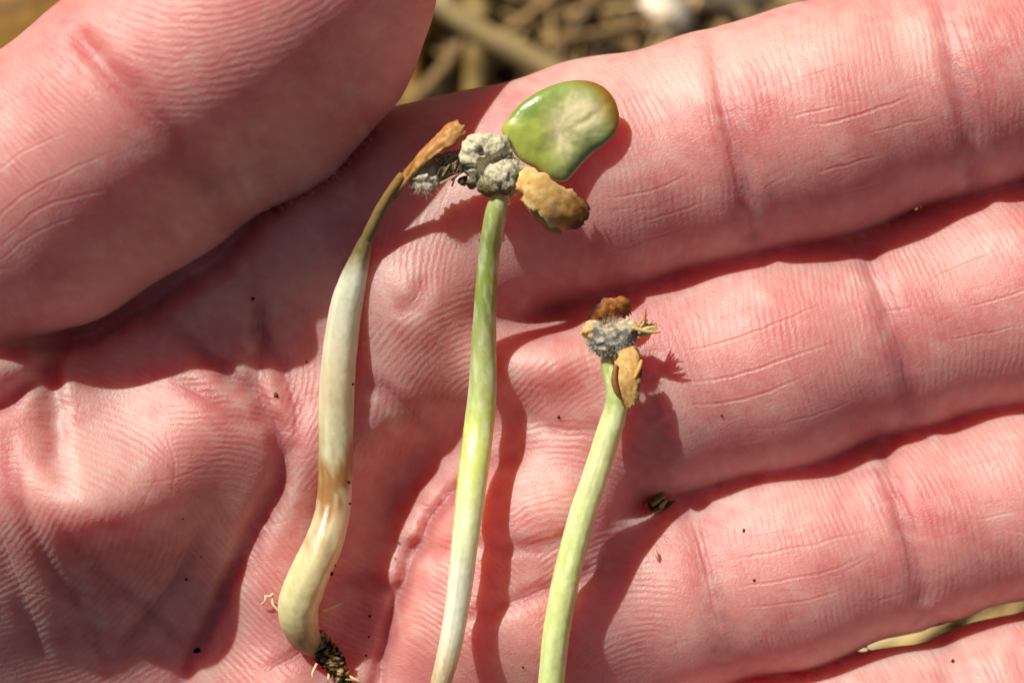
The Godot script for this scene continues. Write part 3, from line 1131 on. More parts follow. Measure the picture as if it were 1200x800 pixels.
	tube("root", t, base, [[358, 746, rest(358, 746) + 1.0, 1.0], [370, 752, rest(370, 752) + 0.9, 1.1], [382, 764, hr + 0.9, 1.05], [393, 780, hr + 0.8, 0.95], [402, 796, hr + 0.7, 0.75], [410, 815, hr + 0.5, 0.45]], 7, 18, soil_m,
		func(u: float, a: float, q: Vector3) -> Color:
			var n := nb.get_noise_3d(q.x * 1.6, q.y * 1.6, q.z * 1.6)
			return lin(0.24, 0.17, 0.11).lerp(lin(0.72, 0.60, 0.42), sstep(-0.1, 0.55, n + 0.5 * cos(a + 0.9) - 0.2)),
		func(u, a): return 0.35 * nb.get_noise_2d(u * 14.0, a * 1.7))
	var c2 := P(386, 757, hr + 1.2)
	blob("soil_clod", t, base, c2 - Vector3(2.4, 1.6, 2.6), c2 + Vector3(2.4, 1.6, 2.8), 0.16,
		func(p: Vector3) -> float:
			var q := (p - c2).rotated(Vector3.UP, 0.75)
			return lump(q, Vector3.ZERO, Vector3(1.9, 0.6, 0.42)) + 0.24 * nb.get_noise_3d(p.x * 1.7, p.y * 1.7, p.z * 1.7) + 0.1 * nb.get_noise_3d(p.x * 5.0, p.y * 5.0, p.z * 5.0), soil_m,
		func(p: Vector3) -> Color: return lin(0.13, 0.09, 0.06).lerp(lin(0.36, 0.27, 0.18), sstep(0.1, 0.5, nb.get_noise_3d(p.x * 2.0, p.y * 2.0, p.z * 2.0))))
	var hc := lin(0.90, 0.76, 0.58)
	for r in [[327, 716, 320, 696, -4], [320, 696, 311, 698, 0], [311, 698, 305, 708, 3], [345, 741, 358, 743, 0], [348, 752, 362, 738, 2], [362, 738, 366, 722, 0], [377, 716, 402, 706, -2], [360, 744, 352, 750, 0], [382, 766, 386, 786, 4], [371, 778, 366, 794, -2], [386, 786, 384, 800, 0], [405, 790, 424, 800, 3]]:
		var a := P(r[0], r[1], rest(r[0], r[1]) + (1.9 if r[1] > 735 and r[0] < 380 else 0.9))
		var b := P(r[2], r[3], rest(r[2], r[3]) + (2.1 if r[1] > 735 and r[0] < 380 else 0.7))
		hair("root_hair", t, base, a, b, Vector3(r[4] * 0.08, 0.25, 0.1), 0.16, hair_m, hc)
	rng.seed = 61
	for i in 22:
		var u := rng.randf()
		var a := P(lerpf(352, 406, u) + rng.randf_range(-6, 6), lerpf(742, 798, u) + rng.randf_range(-4, 4), hr + 1.3)
		var ang := rng.randf() * TAU
		var b := a + Vector3(cos(ang), rng.randf_range(-0.35, 0.1), sin(ang)) * rng.randf_range(1.0, 2.6)
		hair("root_hair", t, base, a, b, Vector3(rng.randf_range(-0.4, 0.4), 0.2, rng.randf_range(-0.4, 0.4)), rng.randf_range(0.06, 0.12), hair_m, hc.lerp(lin(0.5, 0.36, 0.22), rng.randf()))
	# grains of soil stuck to the stem's side
	rng.seed = 12
	for q in [[393, 651, 0.2], [390, 660, 0.28], [388, 672, 0.2], [367, 678, 0.16], [369, 686, 0.14], [365, 690, 0.12], [411, 447, 0.18], [413, 450, 0.13], [409, 565, 0.14], [410, 590, 0.12]]:
		var c3 := P(q[0], q[1], 2.0 if q[1] < 500 else (1.0 if q[1] < 620 else 1.6))
		grit("soil_grain", t, base, c3, q[2], soil_m, lin(0.16, 0.12, 0.08))

func grit(called: String, parent: Node, base: Vector3, c: Vector3, r: float, m: Material, tone: Color, stretch := Vector3.ONE, turn := 0.0) -> MeshInstance3D:
	var s := SphereMesh.new()
	s.radius = 1.0; s.height = 2.0; s.radial_segments = 9; s.rings = 5
	var a := s.get_mesh_arrays()
	var v := PackedVector3Array()
	var col := PackedColorArray()
	for q: Vector3 in a[Mesh.ARRAY_VERTEX]:
		var k := 1.0 + 0.55 * nb.get_noise_3d(q.x * 0.9 + c.x * 3.0, q.y * 0.9 + c.z * 3.0, q.z * 0.9)
		v.append(c + (q * k * r * stretch).rotated(Vector3.UP, turn))
		col.append(tone)
	return put(called, parent, base, v, a[Mesh.ARRAY_INDEX], m, col, a[Mesh.ARRAY_NORMAL])

func seedling_two(stem_m: Material, dry_m: Material, fur_m: Material, hair_m: Material) -> void:
	var base := P(540, 650, 3.0)
	var t := thing("seedling", "tallest green seedling with one plump green seed leaf and a grey mouldy clump", "seedling", base, "seedlings lying across the palm")
	var wob := func(u: float, a: float) -> float: return 0.03 * na.get_noise_2d(u * 10.0, a * 0.8) + 0.012 * nb.get_noise_2d(u * 70.0, a * 3.0)
	tube("stem", t, base, [[592, 226, 7.6, 0.75], [585, 236, 7.6, 0.95], [580, 256, 7.0, 1.05], [573, 300, 5.4, 1.02], [569, 350, 4.3, 1.06], [567, 400, 3.2, 1.2], [566, 450, 2.8, 1.36], [561, 500, 2.8, 1.45], [555, 550, 4.2, 1.45], [549, 600, 5.2, 1.36], [543, 650, 5.8, 1.26], [537, 700, 5.8, 1.18], [528, 755, 5.6, 1.1], [517, 800, 5.2, 1.0], [508, 850, 3.2, 0.9], [502, 905, 2.4, 0.7]], 9, 28, stem_m,
		func(u: float, a: float, p: Vector3) -> Color:
			var k := CAM_H / (CAM_H - p.y) * 12.0
			var py := 400.0 + p.z * k
			var n := na.get_noise_2d(p.x * 1.2, p.z * 0.3)
			var c := lin(0.66, 0.70, 0.42).lerp(lin(0.52, 0.62, 0.30), sstep(236, 300, py))
			c = c.lerp(lin(0.72, 0.76, 0.50), sstep(330, 450, py) * 0.8)
			c = c.lerp(lin(0.80, 0.84, 0.46), sstep(430, 520, py))
			c = c.lerp(lin(0.87, 0.88, 0.68), sstep(540, 620, py))
			c = c.lerp(lin(0.90, 0.88, 0.78), sstep(620, 690, py))
			c = c.lerp(lin(0.72, 0.55, 0.26), sstep(735, 800, py + 30.0 * n) * 0.7)
			return c.lerp(lin(0.95, 0.95, 0.85), clampf(n, 0.0, 0.3)) * streak(u, a), wob)
	# seed leaf: a plump oval with its own rim
	var out := [[588, 152], [596, 138], [612, 120], [635, 105], [660, 96], [685, 94], [706, 101], [720, 116], [726, 136], [723, 154], [712, 168], [697, 178], [684, 190], [672, 204], [661, 213], [645, 209], [628, 198], [610, 188], [597, 172]]
	var cx := 655.0
	var cy := 148.0
	var nr := 22
	var na_ := 96
	var rim := []
	var closed := []
	for k in out.size() + 3:
		closed.append([float(out[k % out.size()][0]), float(out[k % out.size()][1])])
	var dense := spline(closed, 8)
	for k in na_:
		rim.append(dense[8 + int(round(float(k) / na_ * out.size() * 8.0))])
	var v := PackedVector3Array()
	var col := PackedColorArray()
	var idx := PackedInt32Array()
	for face in 2:
		for i in nr + 1:
			var r := float(i) / nr
			var rr := sin(r * PI * 0.5)
			for k in na_:
				var px: float = lerpf(cx, rim[k][0], rr)
				var py: float = lerpf(cy, rim[k][1], rr)
				var dome := pow(maxf(0.0, 1.0 - rr * rr), 0.42)
				var tilt := 8.2 - (px - 588.0) * 0.008 - (py - 94.0) * 0.008
				var hgt := tilt + (1.35 * dome if face == 0 else -0.9 * dome)
				if face == 0:
					var dc := (px - 690.0) * 0.84 - (py - 138.0) * -0.55
					var ac := (px - 690.0) * 0.55 * -1.0 + (py - 138.0) * -0.84
					hgt -= 0.10 * exp(-pow(ac / 4.0, 2.0) - pow(dc / 14.0, 2.0))
					hgt -= 0.22 * exp(-pow((px - 655.0) / 18.0, 2.0) - pow((py - 165.0) / 20.0, 2.0))
					hgt += 0.12 * na.get_noise_2d(px * 0.03, py * 0.03) * dome
				v.append(P(px, py, hgt))
				col.append(seed_leaf_colour(px, py, rr, k, face))
	var ring := (nr + 1) * na_
	for face in 2:
		for i in nr:
			for k in na_:
				var a := face * ring + i * na_ + k
				var b := face * ring + i * na_ + (k + 1) % na_
				idx.append_array([a, a + na_, b, b, a + na_, b + na_] if face == 1 else [a, b, a + na_, b, b + na_, a + na_])
	for k in na_:
		var a := nr * na_ + k
		var b := nr * na_ + (k + 1) % na_
		idx.append_array([a, b, a + ring, b, b + ring, a + ring])
	var leaf_m := grain(mat(0.30, 0.5), 0.015, 0.006)
	leaf_m.subsurf_scatter_enabled = true
	leaf_m.subsurf_scatter_strength = 0.1
	put("seed_leaf", t, base, v, idx, leaf_m, col)
	# dead seed leaf folded over
	leaf_sheet("dry_leaf", t, base, [[592, 230, 7.6, 0.6, 0], [600, 219, 8.6, 1.1, 4], [614, 213, 9.4, 1.6, 8], [632, 221, 9.4, 1.9, 12], [652, 236, 8.8, 2.1, 14], [671, 250, 7.8, 2.0, 4], [686, 260, 6.4, 1.5, -16]], 0.12, 0.75, dry_m,
		func(u: float, t2: float, q: Vector3, face: int) -> Color:
			var n := na.get_noise_2d(q.x * 0.9, q.z * 0.9)
			var c := lin(0.84, 0.66, 0.38).lerp(lin(0.93, 0.79, 0.54), sstep(-0.1, 0.4, n + 0.2 * sin(t2 * 9.0)))
			c = c.lerp(lin(0.58, 0.38, 0.16), sstep(0.55, 0.9, u + 0.2 * n))
			c = c.lerp(lin(0.30, 0.18, 0.08), sstep(0.86, 1.0, u + 0.25 * n))
			return c.lerp(lin(0.90, 0.78, 0.56), sstep(0.75, 1.0, absf(t2)) * (1.0 - sstep(0.7, 0.9, u))), 0.3, 5.0)
	leaf_sheet("curled_leaf_edge", t, base, [[612, 232, 8.6, 0.3, 10], [626, 247, 8.0, 0.5, 10], [643, 263, 7.2, 0.55, 15], [657, 272, 6.4, 0.35, 20]], 0.2, 1.2, dry_m,
		func(u: float, t2: float, q: Vector3, _f: int) -> Color: return lin(0.80, 0.62, 0.38).lerp(lin(0.60, 0.40, 0.2), absf(t2) * 0.6), 0.4, 8.0)
	# grey mould lump with holes
	var c1 := P(576, 188, 8.2)
	blob("mould_clump", t, base, c1 - Vector3(4.2, 2.8, 4.0), c1 + Vector3(4.2, 2.6, 4.4), 0.15,
		func(p: Vector3) -> float:
			var q := p - c1
			var d := lump(q, Vector3(-0.3, 0.3, -1.35), Vector3(2.15, 1.3, 1.25))
			d = smin(d, lump(q, Vector3(-2.0, 0.2, -0.2), Vector3(0.95, 1.1, 1.55)), 0.4)
			d = smin(d, lump((q - Vector3(0.9, 0.0, 1.4)).rotated(Vector3.UP, -0.6), Vector3.ZERO, Vector3(2.3, 1.5, 1.35)), 0.35)
			d = smin(d, lump(q, Vector3(0.6, -0.3, 2.5), Vector3(1.6, 1.2, 0.8)), 0.5)
			d = smin(d, lump(q, Vector3(-1.9, -0.5, 2.1), Vector3(0.7, 0.6, 0.45)), 0.2)
			d = maxf(d, -lump(q, Vector3(-1.0, 1.3, -0.75), Vector3(0.42, 1.3, 0.5)))
			d = maxf(d, -lump(q, Vector3(-1.7, 1.2, 0.75), Vector3(0.95, 0.9, 0.36)))
			d = smin(d, lump(q, Vector3(-0.2, -0.7, 0.5), Vector3(2.4, 0.9, 1.8)), 0.3)
			return d + 0.20 * nb.get_noise_3d(p.x * 0.8, p.y * 0.8, p.z * 0.8) + 0.03 * nb.get_noise_3d(p.x * 2.4, p.y * 2.4, p.z * 2.4) + 0.02 * nb.get_noise_3d(p.x * 6.0, p.y * 6.0, p.z * 6.0), fur_m,
		func(p: Vector3) -> Color:
			var q := p - c1
			var n := nb.get_noise_3d(p.x * 3.2, p.y * 3.2, p.z * 3.2)
			var c := lin(0.82, 0.79, 0.67).lerp(lin(0.70, 0.67, 0.56), sstep(0.0, 0.5, n))
			c = c.lerp(lin(0.46, 0.42, 0.29), sstep(1.2, 2.7, q.z - 0.35 * q.x + 0.5 * n))
			return c.lerp(lin(0.16, 0.13, 0.10), sstep(-1.9, -2.7, q.x + 0.3 * n) * sstep(-0.3, 0.8, q.z)))
	fuzz("mould_fuzz", t, base, c1 + Vector3(0, 0.2, 0.2), Vector3(2.5, 1.4, 2.6), 1100, 0.38, 0.016, hair_m, lin(0.82, 0.80, 0.70), lin(0.66, 0.63, 0.54), 41)
	grit("dark_crumb", t, base, P(542, 212, 6.6), 0.55, fur_m, lin(0.36, 0.33, 0.26), Vector3(1, 0.9, 0.8), 0.4)
	grit("dark_crumb", t, base, P(542, 196, 7.2), 0.45, fur_m, lin(0.30, 0.24, 0.18), Vector3(1, 0.8, 0.9), 1.0)

func seed_leaf_colour(px: float, py: float, rr: float, k: int, face: int) -> Color:
	var n := na.get_noise_2d(px * 0.02, py * 0.02)
	var f := nb.get_noise_2d(px * 0.09, py * 0.09)
	var c := lin(0.47, 0.58, 0.25).lerp(lin(0.66, 0.71, 0.32), sstep(0.2, 0.9, (py - 120.0) / 60.0 - (px - 610.0) / 180.0 + 0.5 * n + 0.15))
	c = c.lerp(lin(0.42, 0.58, 0.26), sstep(640, 600, px) * sstep(150, 110, py) * 0.6)
	var w := exp(-pow((px - 682.0) / 27.0, 2.0) - pow((py - 136.0) / 25.0, 2.0)) + 0.7 * exp(-pow((px - 662.0) / 16.0, 2.0) - pow((py - 166.0) / 26.0, 2.0))
	c = c.lerp(lin(0.94, 0.89, 0.68), clampf(1.35 * w * (1.0 + 0.6 * n + 0.25 * f), 0.0, 0.95))
	var q := sstep(690, 722, px - 0.4 * (py - 120.0) + 8.0 * n)
	c = c.lerp(lin(0.70, 0.56, 0.20), q * 0.95)
	var edge := sstep(0.80, 1.0, rr)
	c = c.lerp(lin(0.55, 0.42, 0.14), edge * sstep(650, 700, px) * sstep(165, 140, py))
	c = c.lerp(lin(0.30, 0.50, 0.32), sstep(0.62, 0.95, rr) * sstep(150, 175, py) * sstep(640, 670, px) * 0.8)
	c = c.lerp(lin(0.85, 0.90, 0.76), sstep(0.955, 1.0, rr) * sstep(160, 185, py) * 0.8)
	var dc := (px - 690.0) * 0.84 + (py - 138.0) * -0.55
	var ac := (px - 690.0) * 0.55 + (py - 138.0) * 0.84
	return c.lerp(lin(0.60, 0.50, 0.28), 0.5 * exp(-pow(ac / 3.2, 2.0) - pow(dc / 13.0, 2.0)))

func seedling_three(stem_m: Material, dry_m: Material, fur_m: Material, hair_m: Material) -> void:
	var base := P(668, 660, 3.0)
	var t := thing("seedling", "short pale green seedling with a furry grey head and tan flap", "seedling", base, "seedlings lying across the palm")
	var wob := func(u: float, a: float) -> float: return 0.03 * na.get_noise_2d(u * 10.0, a * 0.8 + 5.0) + 0.012 * nb.get_noise_2d(u * 70.0, a * 3.0)
	tube("stem", t, base, [[714, 412, 4.0, 0.85], [716, 432, 4.4, 0.95], [723, 455, 4.7, 1.1], [722, 478, 4.7, 1.15], [711, 515, 4.7, 1.2], [697, 560, 4.7, 1.24], [682, 605, 4.8, 1.28], [669, 655, 5.0, 1.32], [659, 700, 5.0, 1.32], [651, 750, 4.8, 1.3], [646, 800, 4.3, 1.26], [642, 850, 3.8, 1.2], [640, 905, 2.8, 1.0]], 9, 28, stem_m,
		func(u: float, a: float, p: Vector3) -> Color:
			var k := CAM_H / (CAM_H - p.y) * 12.0
			var py := 400.0 + p.z * k
			var n := na.get_noise_2d(p.x * 1.2, p.z * 0.3 + 9.0)
			var c := lin(0.64, 0.70, 0.40).lerp(lin(0.82, 0.85, 0.60), sstep(430, 480, py))
			c = c.lerp(lin(0.58, 0.68, 0.36), exp(-pow((py - 472.0) / 12.0, 2.0)) * 0.7)
			c = c.lerp(lin(0.80, 0.84, 0.54), sstep(560, 660, py))
			return c.lerp(lin(0.92, 0.92, 0.74), clampf(n + 0.1, 0.0, 0.4)) * streak(u, a + 1.0), wob)
	# furry head
	var c1 := P(716, 396, 5.2)
	blob("mould_clump", t, base, c1 - Vector3(4.0, 2.4, 2.9), c1 + Vector3(4.0, 2.4, 2.9), 0.15,
		func(p: Vector3) -> float:
			var q := p - c1
			var d := lump(q, Vector3(0.1, 0, 0.25), Vector3(2.25, 1.5, 1.6))
			d = smin(d, lump(q, Vector3(-1.8, 0.3, -0.75), Vector3(1.0, 0.8, 0.85)), 0.6)
			d = smin(d, lump(q, Vector3(1.6, 0.5, -0.9), Vector3(1.1, 0.8, 0.8)), 0.6)
			return d + 0.22 * nb.get_noise_3d(p.x * 1.0, p.y * 1.0, p.z * 1.0) + 0.06 * nb.get_noise_3d(p.x * 3.7, p.y * 3.7, p.z * 3.7), fur_m,
		func(p: Vector3) -> Color:
			var q := p - c1
			var n := nb.get_noise_3d(p.x * 1.6, p.y * 1.6, p.z * 1.6)
			var c := lin(0.72, 0.69, 0.62).lerp(lin(0.48, 0.47, 0.44), sstep(-0.3, 0.5, n + 0.2))
			c = c.lerp(lin(0.82, 0.76, 0.62), sstep(-0.5, -1.5, q.z + 0.5 * n))
			return c.lerp(lin(0.86, 0.70, 0.46), sstep(-1.6, -2.3, q.x + 0.4 * n)))
	fuzz("mould_fuzz", t, base, c1 + Vector3(0, 0.1, 0), Vector3(2.5, 1.5, 1.8), 1100, 0.6, 0.018, hair_m, lin(0.86, 0.83, 0.75), lin(0.54, 0.52, 0.48), 51)
	# dark curled leaf behind the head
	leaf_sheet("brown_leaf", t, base, [[694, 384, 3.8, 0.9, -20], [705, 373, 4.8, 1.3, -25], [716, 365, 5.2, 1.4, -25], [728, 362, 4.8, 1.3, -25], [737, 370, 3.8, 0.9, -10]], 0.16, 1.0, dry_m,
		func(u: float, t2: float, q: Vector3, _f: int) -> Color: return lin(0.52, 0.31, 0.14).lerp(lin(0.72, 0.48, 0.22), sstep(-0.2, 0.4, na.get_noise_2d(q.x * 1.2, q.z * 1.2))).lerp(lin(0.22, 0.10, 0.07), sstep(0.4, 0.9, -t2) * sstep(0.6, 0.3, u)), 0.35, 11.0)
	# tan flap on the stem
	leaf_sheet("tan_flap", t, base, [[733, 408, 6.7, 0.85, -6], [737, 420, 7.0, 1.3, -8], [736, 436, 7.1, 1.3, -8], [735, 450, 7.1, 1.2, -6], [738, 464, 6.8, 1.1, -4], [742, 476, 6.4, 0.6, 0]], 0.14, 0.4, dry_m,
		func(u: float, t2: float, q: Vector3, _f: int) -> Color:
			var n := na.get_noise_2d(q.x * 1.0, q.z * 1.0)
			var c := lin(0.78, 0.60, 0.35).lerp(lin(0.87, 0.72, 0.47), sstep(-0.1, 0.4, n))
			return c.lerp(lin(0.34, 0.20, 0.10), sstep(0.72, 0.95, -t2 + 0.35 * n)), 0.25, 14.0)
	tube("rolled_edge", t, base, [[722, 428, 6.9, 0.22], [720, 444, 7.0, 0.32], [723, 458, 6.9, 0.3], [728, 467, 6.7, 0.15]], 6, 10, dry_m, func(u, a, p): return lin(0.44, 0.27, 0.14).lerp(lin(0.66, 0.46, 0.24), 0.5 + 0.5 * na.get_noise_2d(u * 6.0, a)))
	tube("rolled_edge", t, base, [[752, 422, 7.0, 0.14], [749, 432, 7.2, 0.22], [744, 443, 7.1, 0.14]], 5, 8, dry_m, func(_u, _a, _p): return lin(0.84, 0.64, 0.36))
	# yellowish fringe at the right of the head
	rng.seed = 77
	for i in 16:
		var a := P(745 + rng.randf_range(-8, 8), 390 + rng.randf_range(-8, 6), 5.8 + rng.randf_range(-0.6, 0.8))
		var b := P(765 + rng.randf_range(-14, 10), 377 + rng.randf_range(-12, 14), 6.0 + rng.randf_range(-0.8, 1.0))
		hair("fringe_fibre", t, base, a, b, Vector3(rng.randf_range(-0.3, 0.3), 0.2, rng.randf_range(-0.3, 0.3)), rng.randf_range(0.12, 0.30), hair_m, lin(0.86, 0.80, 0.56).lerp(lin(0.66, 0.54, 0.30), rng.randf()))
	hair("thorn_hair", t, base, P(754, 384, 6.4), P(757, 361, 6.9), Vector3.ZERO, 0.22, hair_m, lin(0.82, 0.52, 0.42))

# ================================================================ loose specks
func speck(px: float, py: float, rr: float, tone: Color, label: String, stretch := Vector3.ONE, turn := 0.0, called := "soil_speck", cat := "soil crumb", group := "specks of soil on the palm") -> void:
	var r := rr * 0.82
	var y := rest(px, py)
	var c := P(px, py, y + r * 0.3 * stretch.y)
	var m := mat(0.9, 0.2)
	var o := grit(called, self, c, c, r, m, tone, stretch, turn)
	o.position = c * MM
	meta(o, label, cat, group)

func build_specks() -> void:
	var dark := lin(0.20, 0.13, 0.10)
	var brown := lin(0.30, 0.20, 0.14)
	speck(232, 762, 0.5, lin(0.07, 0.05, 0.05), "largest black crumb, in the shaded ball of the thumb left of the dirty root", Vector3(1.2, 0.6, 0.6), 0.1)
	speck(296, 350, 0.2, dark, "tiny dark speck in the shade below the thumb's lower edge")
	speck(323, 463, 0.26, lin(0.34, 0.30, 0.20), "olive brown grain on the crease left of the white stem", Vector3(1, 0.8, 1.1))
	speck(359, 424, 0.14, brown, "faint brown speck close to the left side of the white stem's upper half")
	speck(218, 679, 0.16, dark, "small dark dot in the shaded hollow below the bright thumb ball")
	speck(237, 653, 0.2, lin(0.84, 0.62, 0.54), "pale skin flake in the shade below the bright thumb ball", Vector3(1.2, 0.5, 0.8), 0.3, "skin_flake", "flake", "")
	speck(655, 489, 0.17, dark, "single dark dot on the palm between the tallest and the shortest seedling")
	speck(872, 622, 0.2, brown, "brown speck at the upper edge of the ring finger near its base", Vector3(0.8, 0.7, 1.3))
	speck(884, 680, 0.16, brown, "small brown speck in the middle of the ring finger's base segment")
	speck(1117, 774, 0.2, brown, "greyish brown speck on the little finger at the lower right")
	speck(433, 722, 0.16, dark, "upper of three dark dots in a column right of the dirty root")
	speck(432, 746, 0.14, dark, "middle one of three dark dots in a column right of the dirty root")
	speck(429, 768, 0.15, dark, "lowest of three dark dots in a column right of the dirty root")
	speck(613, 782, 0.12, brown, "tiny brown speck at the bottom edge between the two green stems")
	speck(214, 608, 0.1, brown, "very faint speck at the lower right rim of the bright thumb ball")
	speck(846, 487, 0.14, brown, "faint speck on the underside of the middle finger's base segment")
	# crumbs in the gap between the middle and the ring finger
	var y := rest(776, 596)
	var c := P(774, 588, maxf(y, -8.0) + 0.4)
	var t := thing("straw_fragment", "dirty crumbling straw fragment wedged in the gap between middle and ring finger", "straw", c)
	rng.seed = 8
	var hm := mat(0.8, 0.3)
	for i in 7:
		var a := c + Vector3(rng.randf_range(-1.0, 1.0), rng.randf_range(-0.2, 0.6), rng.randf_range(-0.6, 1.2))
		var d := Vector3(0.7, 0.2, -0.8).rotated(Vector3.UP, rng.randf_range(-0.4, 0.4)) * rng.randf_range(0.4, 1.0)
		hair("fibre", t, c, a - d, a + d, Vector3(0, 0.15, 0), rng.randf_range(0.15, 0.28), hm, lin(0.36, 0.26, 0.15).lerp(lin(0.80, 0.70, 0.48), rng.randf()))
	blob("soil_clod", t, c, c - Vector3(1.8, 1.2, 1.8), c + Vector3(1.8, 1.2, 1.8), 0.2, func(p: Vector3) -> float: return lump(p, c + Vector3(-0.3, -0.3, 0.2), Vector3(0.8, 0.5, 0.7)) + 0.3 * nb.get_noise_3d(p.x * 1.7, p.y * 1.7, p.z * 1.7), mat(0.95, 0.2), func(_p): return lin(0.18, 0.12, 0.08))
	var y2 := rest(772, 655)
	var c2 := P(770, 650, y2 + 0.25)
	var m2 := mat(0.4, 0.5)
	var o := grit("skin_flake", self, c2, c2, 0.34, m2, lin(0.86, 0.60, 0.54), Vector3(0.6, 0.5, 1.9), 0.35)
	o.position = c2 * MM
	meta(o, "pale peeling flake of skin at the base of the ring finger", "flake")

# ============================================================== the background
func G(px: float, py: float, lift: float) -> Vector3:
	return P(px, py, GROUND_Y + lift)

func ground_h(x: float, z: float) -> float:
	return GROUND_Y + 5.0 * na.get_noise_2d(x * 0.02, z * 0.02) + 1.6 * na.get_noise_2d(x * 0.09 + 7.0, z * 0.09)

func build_ground() -> void:
	var v := PackedVector3Array()
	var col := PackedColorArray()
	var idx := PackedInt32Array()
	var n := 150
	for j in n + 1:
		for i in n + 1:
			var a := float(i) / n * 2.0 - 1.0
			var b := float(j) / n * 2.0 - 1.0
			var x := signf(a) * (150.0 * absf(a) + 1350.0 * pow(absf(a), 4.0))
			var z := signf(b) * (150.0 * absf(b) + 1350.0 * pow(absf(b), 4.0))
			v.append(Vector3(x, ground_h(x, z), z))
			col.append(lin(0.40, 0.32, 0.22).lerp(lin(0.56, 0.46, 0.33), sstep(-0.4, 0.5, na.get_noise_2d(x * 0.06, z * 0.06))))
	for j in n:
		for i in n:
			var a := j * (n + 1) + i
			idx.append_array([a, a + 1, a + n + 1, a + 1, a + n + 2, a + n + 1])
	var o := put("ground", self, Vector3.ZERO, v, idx, grain(mat(0.95, 0.2), 0.03, 0.25, 256, 8), col)
	o.set_meta("kind", "structure")
	o.set_meta("label", "dark soil strewn with straw far below the hand")
	# stalks seen past the hand: [from, to, half-width mm, lift, colour, label]
	var straw_m := grain(mat(0.5, 0.45), 0.04, 0.02, 256, 9)
	var pale_ := lin(0.80, 0.72, 0.52)
	var gold := lin(0.72, 0.56, 0.28)
	var grey := lin(0.58, 0.50, 0.38)
	var rows := [
		[[440, -40], [665, 90], 2.0, 9.0, pale_, "thick pale straw stalk lying diagonally behind the index finger, topmost"],
		[[565, -60], [556, 140], 1.9, 6.5, lin(0.74, 0.64, 0.40), "upright tan straw stalk crossing under the thick pale diagonal one"],
		[[492, 20], [476, 150], 1.6, 5.0, gold, "golden straw stalk right beside the thumb tip"],
		[[460, 60], [440, 170], 2.0, 3.6, lin(0.70, 0.62, 0.46), "broad faded straw blade low beside the thumb's right edge"],
		[[535, 30], [512, 150], 1.6, 4.2, grey, "greyish straw stalk between the golden and the upright tan stalks"],
		[[470, 140], [560, 20], 1.1, 7.5, lin(0.66, 0.54, 0.34), "thin brown straw slanting up to the right past the thumb"],
		[[640, 90], [720, -30], 1.0, 5.0, lin(0.46, 0.36, 0.22), "thin dark straw leaning right above the green seed leaf"],
		[[600, 0], [740, 60], 0.8, 3.0, lin(0.42, 0.34, 0.24), "dull dark straw lying nearly level above the green seed leaf"],
		[[700, 90], [690, -40], 0.8, 3.5, lin(0.40, 0.32, 0.22), "short dark upright straw left of the white pebble"],
		[[830, -20], [905, 50], 1.3, 4.0, lin(0.66, 0.58, 0.42), "tan straw stalk lying right of the white pebble"],
		[[870, 40], [990, -40], 1.2, 5.0, lin(0.60, 0.53, 0.36), "olive tan straw slanting along the index finger's upper edge"],
		[[940, 30], [900, -40], 1.0, 3.0, lin(0.50, 0.42, 0.28), "short brown straw near the top edge above the index finger"],
		[[980, 780], [1170, 690], 1.6, 5.0, lin(1.0, 0.94, 0.74), "pale straw stalk seen through the gap between ring and little finger"],
		[[1090, 780], [1030, 690], 1.4, 3.0, lin(0.70, 0.62, 0.44), "tan straw crossing low in the gap between ring and little finger"],
	]
	rng.seed = 5
	for r in rows:
		var a := G(r[0][0], r[0][1], r[3])
		var b := G(r[1][0], r[1][1], r[3] - 0.6)
		var mid := (a + b) * 0.5
		var t := thing("straw_stalk", r[5], "straw", mid, "straw stalks lying on the ground")
		var pts := []
		for k in 6:
			var q := a.lerp(b, k / 5.0) + Vector3(rng.randf_range(-0.8, 0.8), rng.randf_range(-0.5, 0.5), rng.randf_range(-0.8, 0.8))
			pts.append([q.x, q.y, q.z, r[2] * 1.12 * rng.randf_range(0.9, 1.08)])
		var cc: Color = r[4]
		tube("culm", t, mid, pts, 6, 12, straw_m, func(u, an, q): return cc * Color(1.08, 1.0, 0.86) * (0.55 + 0.22 * na.get_noise_2d(an * 2.0, u * 2.0) + 0.14 * sin(an * 6.0)), null, true)
		var kq := a.lerp(b, rng.randf_range(0.3, 0.7))
		var dd: Vector3 = (b - a).normalized() * r[2] * 0.7
		tube("node", t, mid, [[kq.x - dd.x, kq.y - dd.y, kq.z - dd.z, r[2] * 1.02], [kq.x, kq.y, kq.z, r[2] * 1.2], [kq.x + dd.x, kq.y + dd.y, kq.z + dd.z, r[2] * 1.02]], 4, 12, straw_m, func(_u, _a, _q): return cc * 0.7, null, true)
	# pebble and yellowed leaf
	var pc := G(782, 12, 3.0)
	var m := grain(mat(0.8, 0.3), 0.03, 0.03)
	o = grit("pebble", self, pc, pc, 4.2, m, lin(0.92, 0.87, 0.78), Vector3(1.0, 0.8, 1.3), 0.5)
	o.position = pc * MM
	meta(o, "rounded white pebble on the soil above the index finger", "pebble")
	var pc2 := G(868, -12, 2.5)
	o = grit("pebble", self, pc2, pc2, 5.6, m, lin(0.62, 0.57, 0.50), Vector3(1.3, 0.7, 1.0), -0.3)
	o.position = pc2 * MM
	meta(o, "greyish tan stone lying right of the white pebble", "pebble")
	var lc := G(15, 0, 4.0)
	var lt := thing("fallen_leaf", "ochre brown withered leaf on the ground at the top left corner", "leaf", lc)
	var was := GROUND_Y
